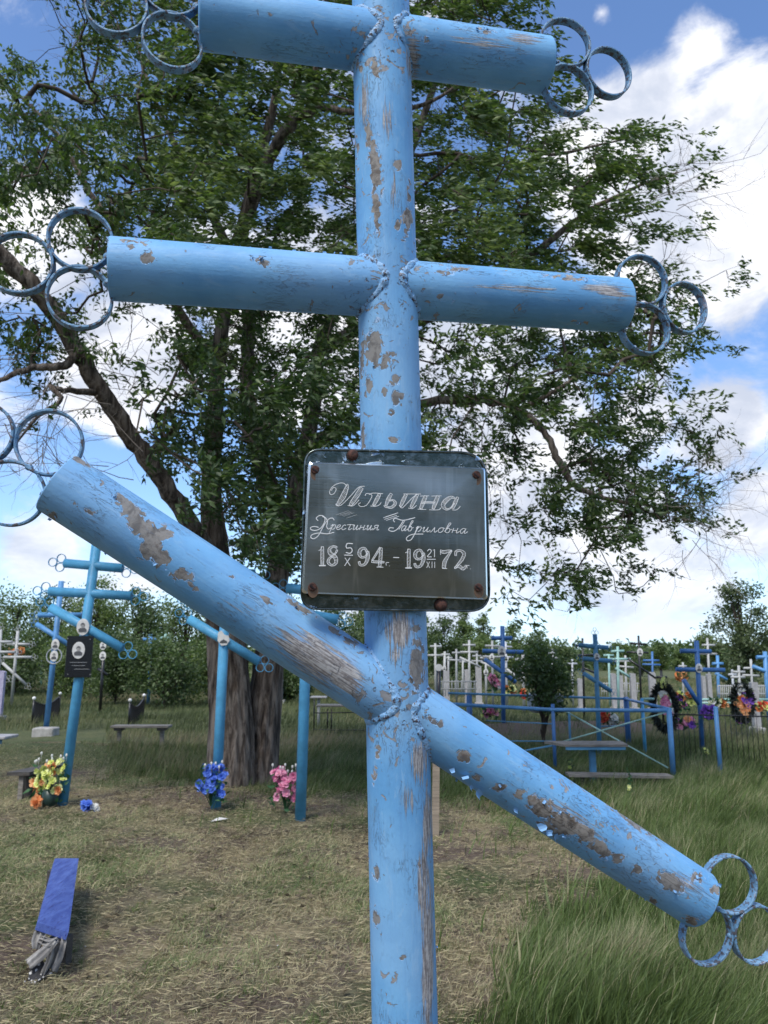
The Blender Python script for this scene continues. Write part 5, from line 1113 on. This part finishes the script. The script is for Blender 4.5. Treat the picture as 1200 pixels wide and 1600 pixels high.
m, t = mat('green_plastic'); finish(t, (.035, .07, .06), .35, transl=((.05, .10, .08), .3)); M['greenpl'] = m
bq(77, 1266, 1182, 46, ['f_yellow'] * 8 + ['f_orange'], 'tall yellow and orange bouquet in a green pot at the foot of the tablet cross', n=44, bs=.042, buds=10, pot=(.085, .17, M['greenpl']), seed=1)
bq(63, 1256, 1212, 26, ['f_orange'], 'orange flowers low on the left of the yellow bouquet', n=12, bs=.05, buds=0, seed=2)
bq(53, 1270, 1246, 16, ['f_orange', 'f_yellow'], 'pale orange blossom lying at the foot of the small wooden seat', n=5, bs=.045, buds=0, seed=3, leaf=False)
bq(329, 1262, 1190, 42, ['f_blue'], 'deep blue bouquet tied to the cyan cross before the elm trunk', n=50, bs=.038, buds=6, seed=4, Y=YK - .16)
bq(446, 1272, 1200, 42, ['f_pink'], 'pink bouquet left of the half hidden cyan cross', n=48, bs=.040, buds=10, seed=5)
bq(134, 1270, 1253, 15, ['f_blue'], 'bright blue fallen blossom lying on the mown ground', n=7, bs=.04, buds=0, seed=6, leaf=False); bq(149, 1269, 1257, 9, ['f_blue', 'f_white'], 'smaller blue blossom lying right of the fallen one', n=4, bs=.034, buds=0, seed=7, leaf=False)
bq(425, 1097, 1074, 16, ['f_purple'], 'purple flowers leaning on the pale grey gravestone', Y=26.6, n=12, bs=.09, buds=0, seed=8)
far = [(774, 1082, 1056, 12, ['f_pink', 'f_white', 'f_red'], 'pink and white flowers left of the tall strong blue cross', 17), (765, 1122, 1104, 24, ['f_pink', 'f_yellow'], 'pink and yellow flowers under the blue fence rail at left', 14), (943, 1134, 1114, 16, ['f_red', 'f_orange'], 'red flowers in the enclosure right of the ringed cross', 13), (958, 1134, 1118, 12, ['f_white'], 'white flowers beside the red ones', 13),
       (1073, 1110, 1078, 28, ['f_yellow', 'f_white', 'f_orange'], 'yellow and white flowers left of the portrait cross', 15), (1063, 1110, 1086, 12, ['f_purple', 'f_pink'], 'purple and pink flowers beside the dark wreath', 15), (1068, 1142, 1122, 34, ['f_pink', 'f_purple', 'f_orange'], 'pink and magenta flowers low before the portrait cross', 13.2), (1107, 1128, 1104, 15, ['f_purple'], 'violet flowers right of the portrait cross post', 12.6),
       (1160, 1116, 1088, 26, ['f_orange', 'f_red'], 'orange flowers at the right before the white slab', 14), (1165, 1100, 1078, 18, ['f_purple'], 'purple ribbon flowers above the orange ones', 14.3), (1190, 1112, 1098, 20, ['f_yellow', 'f_orange', 'f_red'], 'yellow and red flowers at the right frame edge', 15), (1158, 1132, 1118, 12, ['f_pink', 'f_purple'], 'small pink flowers low at the right', 14),
       (818, 1092, 1080, 8, ['f_red', 'f_orange'], 'red flowers at the foot of the bright white cross', 21), (796, 1085, 1074, 10, ['f_orange', 'f_yellow'], 'pale orange flowers right of the tall strong blue cross', 20), (1066, 1062, 1052, 12, ['f_orange'], 'orange flowers higher up left of the portrait cross', 18), (1117, 1104, 1094, 12, ['f_yellow', 'f_white'], 'pale yellow flowers on the right fence post line', 14), (1126, 1104, 1096, 12, ['f_orange'], 'orange flowers right of the pale yellow ones', 15), (26, 1022, 1014, 22, ['f_orange'], 'orange flowers behind the white leaning cross', 30)]
for i, (x, y, yt, w_, cols, lb, Y_) in enumerate(far): bq(x, y, yt, w_, cols, lb, Y=Y_, n=26 if w_ > 10 else 12, bs=.0042 * Y_, buds=0, seed=20 + i, group='flowers among the far graves')
# wild yellow flowers in the tall grass
for i, (x, y, yt, lb) in enumerate([(1103, 1190, 1163, 'yellow wildflowers in the grass under the dark blue cross'), (985, 1250, 1195, 'single yellow wildflower right of the wooden table post'), (892, 1215, 1183, 'single yellow wildflower left of the wooden table post')]):
    bq(x, y, yt, 12 if i == 0 else 5, ['f_yellow'], lb, n=9 if i == 0 else 2, bs=.022, buds=0, seed=50 + i, name='wildflower_plant', cat='wildflowers', group='yellow wildflowers')
# wreaths
def wreath(px, py, wpx, hpx, Y, cols, label, seed=0):
    c = at(px, py, Y); root = thing('funeral_wreath', tuple(at(px, py + hpx / 2, Y)), label, 'wreath', 'funeral wreaths on the graves'); rng = np.random.default_rng(seed + 900); rx = wpx / 2 / FPX * Y; rz = hpx / 2 / FPX * Y
    N = 1500; a = rng.uniform(0, 2 * math.pi, N); k_ = 1 + rng.normal(size=N) * .09; P_ = np.array(c) + np.stack([np.cos(a) * rx * .82 * k_, rng.normal(size=N) * .03, np.sin(a) * rz * .86 * k_], 1)
    leaves('fronds', P_, np.stack([np.cos(a), rng.normal(size=N) * .3, np.sin(a)], 1) + rng.normal(size=(N, 3)) * .5, .10, .025, M['f_dark'], root, rng.random(N), seed)
    MB().tube([c + Vector((math.cos(q) * rx * .8, 0, math.sin(q) * rz * .84)) for q in np.linspace(0, 6.283, 33)[:-1]], .018, 6, closed=True).build('frame', M['black'], root)
    for i, (ox, oy, s_, col) in enumerate(cols):
        Vs = []; Fs = []; tn = []
        for q in range(14):
            P0 = c + Vector((ox * rx + rng.normal() * s_ * .4, -.05, oy * rz + rng.normal() * s_ * .4)); 
            for k_ in range(6):
                an = math.pi / 3 * k_; d = Vector((math.cos(an), -.5, math.sin(an))); sd_ = Vector((-math.sin(an), 0, math.cos(an))); b = len(Vs); L = s_ * .35
                Vs += [tuple(P0), tuple(P0 + d * L * .6 + sd_ * L * .35), tuple(P0 + d * L), tuple(P0 + d * L * .6 - sd_ * L * .35)]; Fs += [(b, b + 1, b + 2), (b, b + 2, b + 3)]; tn += [rng.random()] * 4
        np_mesh('blossoms', Vs, Fs, M[col], root, dict(tint=tn))
    return root
wreath(1038, 1105, 34, 66, 12.9, [(0, .25, .13, 'f_pink'), (.1, -.15, .10, 'f_pink'), (-.2, .6, .07, 'f_white'), (.55, -.2, .06, 'f_white'), (0, 1.12, .09, 'f_yellow')], 'black oval wreath with pink flowers beside the tall fence post', 1)
wreath(1160, 1098, 28, 50, 13.6, [(-.2, -.3, .14, 'f_orange'), (.4, .1, .12, 'f_purple'), (-.3, .75, .09, 'f_white')], 'dark wreath with white ribbon, orange and purple flowers at the right', 2)

# ------------------------------------------------------------------ fences, benches, tables
def P3(px, py, Y): return at(px, py, Y)
FB = gp(1045, 1215, -.1); Yf = FB.y; Yb = 13.6
fr = thing('blue_grave_fence', (FB.x, FB.y, 0), 'low blue pipe enclosure with crossed braces around the ringed cross grave', 'fence')
def gpost(px, pytop, Y, r_, m_, root, name='post'):
    p = at(px, pytop, Y); b = Vector((p.x, Y, float(gz(p.x, Y)) - .05)); return MB().tube([b, p], r_, 10).build(name, m_, root)
gpost(1045, 1106, Yf, .034, M['blue'], fr); gpost(978, 1089, Yb, .045, M['deep'], fr); gpost(863.5, 1100, Yf + .6, .024, M['deep'], fr); gpost(733, 1086, Yb + .2, .05, M['deep'], fr); gpost(889, 1112, Yb - 1, .018, M['teal'], fr)
lf = at(690, 1100, Yf + 1.1)
MB().tube([at(1046, 1110, Yf), at(980, 1110, Yf + .15), at(863, 1109, Yf + .6), at(700, 1100, Yf + 1.1)], .026, 10).build('rail', M['blue'], fr)
MB().tube([at(977, 1092, Yb), at(700, 1083, Yb + .2)], .020, 8).build('rail', M['teal'], fr); MB().tube([at(977, 1092, Yb), at(1046, 1108, Yf)], .022, 8).build('rail', M['blue'], fr)
MB().tube([at(1044, 1112, Yf), at(864, 1163, Yf + .6)], .010, 6).build('brace', M['mint'], fr); MB().tube([at(885, 1112, Yf + .6), at(1044, 1200, Yf)], .010, 6).build('brace', M['mint'], fr)
MB().tube([at(863, 1165, Yf + .6), at(700, 1195, Yf + 1.1)], .014, 6).build('brace', M['teal'], fr); MB().tube([at(863, 1131, Yf + .6), at(760, 1126, Yf + 1.1)], .008, 6).build('brace', M['teal'], fr); MB().tube([at(863, 1158, Yf + .6), at(760, 1158, Yf + 1.1)], .009, 6).build('brace', M['teal'], fr)
MB().tube([at(976, 1134, Yb), at(938, 1135, Yb)], .012, 6).build('brace', M['teal'], fr)
# light post by wreath and loose post
p_ = thing('fence_post', tuple(at(1005, 1176, 13)), 'pale blue bent post between the enclosure and the wreath', 'post', 'blue posts'); gpost(1003, 1091, 12.4, .026, M['cyan'], p_, 'shaft'); MB().tube([at(1002, 1092, 12.4), at(1022, 1092, 12.4)], .02, 6).build('arm', M['mint'], p_)
p_ = thing('fence_post', tuple(gp(1118, 1216)), 'upright blue pipe post standing alone right of the enclosure', 'post', 'blue posts'); gpost(1118, 1106, gp(1118, 1216).y, .028, M['blue'], p_, 'shaft')
p_.location.z = 0
# black picket fence
pf = thing('black_picket_fence', tuple(at(1130, 1200, 11.6)), 'low fence of thin black rods with one rail at the right', 'fence')
mb = MB(); 
for i in range(30):
    x = 1050 + i * 8.2; 
    if abs(x - 1118) < 5: continue
    a = at(x, 1114, 11.6); MB_ = mb.tube([Vector((a.x, 11.6, 0)), a + Vector((0, 0, random.uniform(-.01, .03)))], .0045, 5)
mb.build('pickets', M['black'], pf); MB().tube([at(1048, 1116, 11.6), at(1300, 1122, 11.6)], .011, 6).build('rail', M['black'], pf)
# ornate white fence, green rail, grey fence
def picketf(x0, x1, ytop, ybot, Y, m_, label, step, r_=.012, name='white_fence'):
    root = thing(name, tuple(at((x0 + x1) / 2, ybot, Y)), label, 'fence', 'grave fences in the distance'); mb = MB(); x = x0
    while x <= x1: mb.tube([at(x, ytop, Y), at(x, ybot + 4, Y)], r_, 5); x += step
    mb.build('bars', m_, root)
    for yy in (ytop + 2, (ytop + ybot) / 2 + 3): MB().tube([at(x0, yy, Y), at(x1, yy, Y)], r_ * 1.3, 5).build('rail', m_, root)
picketf(1122, 1215, 1070, 1092, 19, M['white'], 'ornate white grave fence behind the right wreath', 3.2); picketf(686, 745, 1063, 1084, 20, M['grey'], 'grey grave fence near the pale crosses', 5); picketf(53, 84, 1031, 1042, 38, M['white'], 'low white fence in front of the bushes at left', 4, .02)
picketf(940, 1000, 1066, 1088, 24, M['white'], 'white fence of thin bars behind the ringed cross', 4); picketf(1048, 1210, 1091, 1100, 17, M['mint'], 'low mint green rail fence behind the flowers', 20, .02, 'mint_fence')
# black fence pieces with white balls
def chainf(x0, y0, x1, y1, hb, Y0, Y1, label):
    root = thing('black_grave_fence', tuple(at((x0 + x1) / 2, y0 + hb, Y0)), label, 'fence', 'black fence panels with white balls'); a, b = at(x0, y0, Y0), at(x1, y1, Y1)
    for p in (a, b):
        o = MB().tube([Vector((p.x, p.y, 0)), p], .022, 8).build('post', M['black'], root); MB().ball(p + Vector((0, 0, .04)), .042, 7).build('ball', M['enamel'], o)
    mb = MB(); N = 11; tops = []
    for k_ in range(N + 1):
        q = k_ / N; t_ = a.lerp(b, q) - Vector((0, 0, .14 * math.sin(math.pi * q) + .02)); tops.append(t_)
        if 0 < k_ < N: mb.beam(Vector((t_.x, t_.y, .02)), t_, .10, .008, (0, 1, 0))
    mb.tube(tops, .014, 6); mb.build('panel', M['black'], root)
chainf(53, 1094, 94, 1086, 24, 18.0, 20.5, 'black sagging fence panel behind the blue cross post'); chainf(203, 1097, 225, 1089, 22, 17.5, 19.5, 'black fence panel with two white balls above the grey bench')
# grey bench
def bench(name, x0, x1, ytop, ybase, label, depth_=.28, m_='greywood', thick=.04, legs=(.12, .86), Y=None, cat='bench'):
    b = gp((x0 + x1) / 2, ybase, 0); Y_ = b.y if Y is None else Y; l_, r_ = at(x0, ytop, Y_), at(x1, ytop, Y_); root = thing(name, (b.x, Y_, 0), label, cat)
    z = l_.z; MB().box(((l_.x + r_.x) / 2, Y_ + depth_ / 2, z - thick / 2), (r_.x - l_.x, depth_, thick), bev=.006).build('seat', M[m_], root)
    for q in legs:
        x = l_.x + (r_.x - l_.x) * q; MB().box((x, Y_ + depth_ / 2, (z - thick) / 2 - .02), (.06, .07, z - thick + .04), bev=.004).build('leg', M[m_], root)
        MB().box((x, Y_ + depth_ / 2, z - thick - .025), (.12, depth_ * .8, .04)).build('bracket', M['darkwood'], root)
    return root
bench('grave_bench', 172, 263, 1134, 1172, 'narrow grey plank bench in the grass between the tablet cross and the elm')
# dark wooden seat, left
b = gp(38, 1256, 0); Y_ = b.y; r_ = thing('wooden_bench', tuple(b), 'small dark weathered wooden seat beside the yellow bouquet', 'bench'); zt = at(30, 1205, Y_).z
q0, q1 = at(10, 1212, Y_), at(46, 1212, Y_); far0, far1 = Vector((q0.x + .16, Y_ + .75, q0.z + .0)), Vector((q1.x + .14, Y_ + .75, q0.z))
MB().poly([q0, Vector((q1.x, q1.y, q0.z)), far1, far0], (0, 0, 1), .035).build('seat', M['darkwood'], r_)
MB().beam(Vector((at(31, 1212, Y_).x, Y_ + .06, -.02)), Vector((at(31, 1212, Y_).x, Y_ + .06, q0.z)), .05, .05, (0, 1, 0)).build('leg', M['greywood'], r_); MB().beam(Vector((at(48, 1212, Y_).x, Y_ + .3, -.02)), Vector((at(48, 1212, Y_).x, Y_ + .3, q0.z)), .03, .36, (1, 0, 0)).build('leg', M['darkwood'], r_)
# table left edge
b = at(0, 1160, 13.5); r_ = thing('grave_table', (b.x, b.y, 0), 'corner of a white topped table at the left frame edge', 'table', 'small grave tables')
zt = at(0, 1153, 13.5).z; MB().box((b.x - .35, 13.7, zt), (.9, .5, .05), bev=.01).build('tabletop', M['marble'], r_)
for dx in (-.7, -.05): MB().beam((b.x + dx, 13.6, -.02), (b.x + dx, 13.6, zt - .03), .05, .05, (0, 1, 0)).build('leg', M['teal'], r_)
# metal table and bench behind the half hidden cross
Y_ = 16.2; r_ = thing('metal_grave_table', tuple(at(520, 1140, Y_)), 'black metal framed table with grey board right of the half hidden cyan cross', 'table', 'small grave tables')
a, c_ = at(494, 1103, Y_), at(566, 1103, Y_); MB().box(((a.x + c_.x) / 2, Y_ + .2, a.z), (c_.x - a.x, .5, .035), bev=.006).build('tabletop', M['greywood'], r_)
for x in (491, 512, 518): MB().tube([Vector((at(x, 1100, Y_).x, Y_ + .03, 0)), at(x, 1092 if x < 500 else 1108, Y_)], .015, 6).build('leg', M['black'], r_)
MB().tube([at(489, 1140, Y_), at(572, 1141, Y_)], .014, 6).build('rail', M['black'], r_); MB().tube([at(491, 1114, Y_), at(572, 1113, Y_)], .012, 6).build('rail', M['black'], r_)
Y_ = 17.5; r_ = thing('white_grave_table', tuple(at(498, 1098, Y_)), 'small white table top just behind the black metal table', 'table', 'small grave tables'); a = at(497, 1090, Y_)
MB().box((a.x, Y_ + .2, a.z), (.36, .35, .04), bev=.01).build('tabletop', M['marble'], r_); MB().tube([Vector((a.x, Y_ + .2, 0)), a + Vector((0, .2, 0))], .03, 8).build('leg', M['white'], r_)
# wooden table and bench by the blue enclosure
b = gp(928, 1222, 0); Y_ = b.y; r_ = thing('wooden_grave_table', tuple(b), 'weathered plank table on a single post in front of the blue enclosure', 'table', 'small grave tables')
l_, rr2 = at(881, 1167, Y_ - .15), at(982, 1167, Y_ - .15); l2, r2_ = Vector((l_.x - .16, Y_ + .25, l_.z)), Vector((rr2.x + .03, Y_ + .25, l_.z)); rr2.z = l_.z
for k_ in range(3):
    q0, q1 = k_ / 3 + .01, (k_ + 1) / 3 - .01; MB().poly([l_.lerp(l2, q0), rr2.lerp(r2_, q0), rr2.lerp(r2_, q1), l_.lerp(l2, q1)], (0, 0, 1), .028 + .002 * k_).build('tabletop_plank', M['greywood'], r_)
MB().beam(l_ + Vector((.03, .03, -.02)), rr2 + Vector((-.03, .03, -.02)), .03, .035).build('apron', M['teal'], r_)
MB().beam(Vector((at(928, 1200, Y_).x, Y_ + .05, -.03)), Vector((at(928, 1200, Y_).x, Y_ + .05, l_.z - .002)), .07, .07, (0, 1, 0)).build('leg', M['teal'], r_)
b = gp(970, 1224, 0); Y_ = b.y - .15; r_ = thing('plank_bench', (b.x, Y_, 0), 'long low weathered plank bench below the wooden table', 'bench'); l_, rr2 = at(888, 1211, Y_), at(1051, 1217, Y_); rr2.z = l_.z - .02
for k_ in range(2): MB().beam(l_ + Vector((0, k_ * .12, 0)), rr2 + Vector((0, k_ * .12, 0)), .11, .03).build('seat_plank', M['greywood'], r_)
for q in (.15, .85): MB().beam(Vector((l_.lerp(rr2, q).x, Y_ + .06, -.02)), l_.lerp(rr2, q) + Vector((0, .06, -.016)), .06, .06, (0, 1, 0)).build('leg', M['darkwood'], r_)
# wooden stake right behind the near post
b = gp(680, 1304); mb = MB(); tp = Vector((b.x + .02, b.y, .78)); mb.beam(b, tp, .062, .04, (0, 1, 0)); o = mb.build('wooden_stake', M['palewood'], None, origin=b); tag(o, 'weathered upright wooden stake just right behind the near blue post', 'stake')
# paper scrap
b = gp(344, 1284, .012); mb = MB(); mb.add([b + Vector((-.09, -.02, 0)), b + Vector((-.02, -.03, .012)), b + Vector((.09, .03, .02)), b + Vector((.06, .06, .012)), b + Vector((-.02, .03, .03))], [(0, 1, 4), (1, 2, 3), (1, 3, 4)]); v_ = list(mb.V); 
mb.add([Vector(v) - Vector((0, 0, .002)) for v in v_], [(4, 1, 0), (3, 2, 1), (4, 3, 1)])
tag(mb.build('paper_scrap', M['enamel'], None, origin=b), 'crumpled white paper scrap on the ground before the elm', 'litter')

# blue board on post wrapped in rags, front left
nb = gp(72, 1520, 0); Yn = nb.y; root = thing('blue_board_bench', tuple(nb), 'bright blue painted board seat on a rag-wrapped stump, front left', 'bench')
nl, nrr = at(59, 1441, Yn), at(107, 1457, Yn); zf = nl.z; L = 1.22; fl_, frr = at(86, 1341, Yn + L), at(123, 1341, Yn + L)
fl_ = Vector((fl_.x, fl_.y, fl_.z)); top4 = [nl, nrr, frr, fl_]; MB().poly(top4, (0, 0, 1), .001)
N4 = (nrr - nl).cross(fl_ - nl).normalized(); N4 = N4 if N4.z > 0 else -N4
MB().poly([p - N4 * .035 for p in top4], N4, .035).build('board', M['plank'], root)
MB().beam(Vector((at(76, 1450, Yn).x, Yn + .16, -.03)), Vector((at(76, 1450, Yn).x, Yn + .16, nl.z - .115)), .10, .08, (0, 1, 0)).build('leg', M['darkwood'], root); MB().beam(Vector((frr.x - .08, frr.y - .15, -.03)), Vector((frr.x - .08, frr.y - .15, frr.z - .03)), .08, .08, (0, 1, 0)).build('leg', M['darkwood'], root)
rg_ = thing('rag_bundle', tuple(gp(68, 1525, 0)), 'grey rags and a dotted cloth strip hanging under the blue board', 'cloth'); 
def strip(pts, wds, m_, name, fold=.012, seed=0):
    rng = np.random.default_rng(seed + 77); P_ = smooth([tuple(at(x, y, Yn + dy)) + (w_,) for (x, y, dy), w_ in zip(pts, wds)], 7); V = []; nn = 11; Fc = []
    for i, p in enumerate(P_):
        q = Vector(p[:3]); q.z = max(q.z, float(gz(q.x, q.y)) + .008); d = Vector(P_[min(i + 1, len(P_) - 1)][:3]) - Vector(P_[max(i - 1, 0)][:3]); s_ = d.cross(Vector((0, -1, .3))).normalized()
        for j in range(nn):
            f = j / (nn - 1) - .5; V.append(q + s_ * f * p[3] + Vector((0, -1, .25)) * (fold * math.sin(f * 13 + i * .12 + seed) + fold * .6 * math.sin(f * 25 + seed * 2)))
    for i in range(len(P_) - 1):
        for j in range(nn - 1): Fc.append((i * nn + j, i * nn + j + 1, (i + 1) * nn + j + 1, (i + 1) * nn + j))
    o = MB().add(V, Fc, True).build(name, m_, rg_); md = o.modifiers.new('thickness', 'SOLIDIFY'); md.thickness = .0025; return o
strip([(66, 1455, .02), (60, 1470, -.01), (57, 1483, -.02)], [.06, .05, .03], M['cloth'], 'rag', seed=1); strip([(98, 1458, .02), (95, 1475, .0), (88, 1495, -.01), (78, 1515, -.02)], [.04, .05, .06, .07], M['cloth'], 'rag', seed=2)
strip([(62, 1468, -.01), (78, 1474, -.03), (90, 1468, -.02)], [.03, .04, .03], M['cloth'], 'rag', seed=3); strip([(86, 1470, -.04), (68, 1488, -.05), (44, 1508, -.07)], [.03, .05, .05], M['cloth'], 'rag', fold=.004, seed=4); strip([(84, 1475, -.03), (76, 1500, -.04), (66, 1525, -.05)], [.015, .03, .02], M['cloth'], 'rag', seed=5)
strip([(72, 1508, -.03), (60, 1520, -.05), (50, 1537, -.10)], [.10, .09, .03], M['dots'], 'dotted_cloth', fold=.005, seed=6)
# small stones and straw bits
rng = np.random.default_rng(44); mb = MB()
for i in range(45):
    b = gp(rng.uniform(20, 1000), rng.uniform(1290, 1590), .003); mb.ball(b, rng.uniform(.003, .007), 4, (1, 1.2, .6))
tag(mb.build('pebbles', M['concrete']), 'tiny pale pebbles scattered on the mown ground', 'pebbles', kind='stuff')
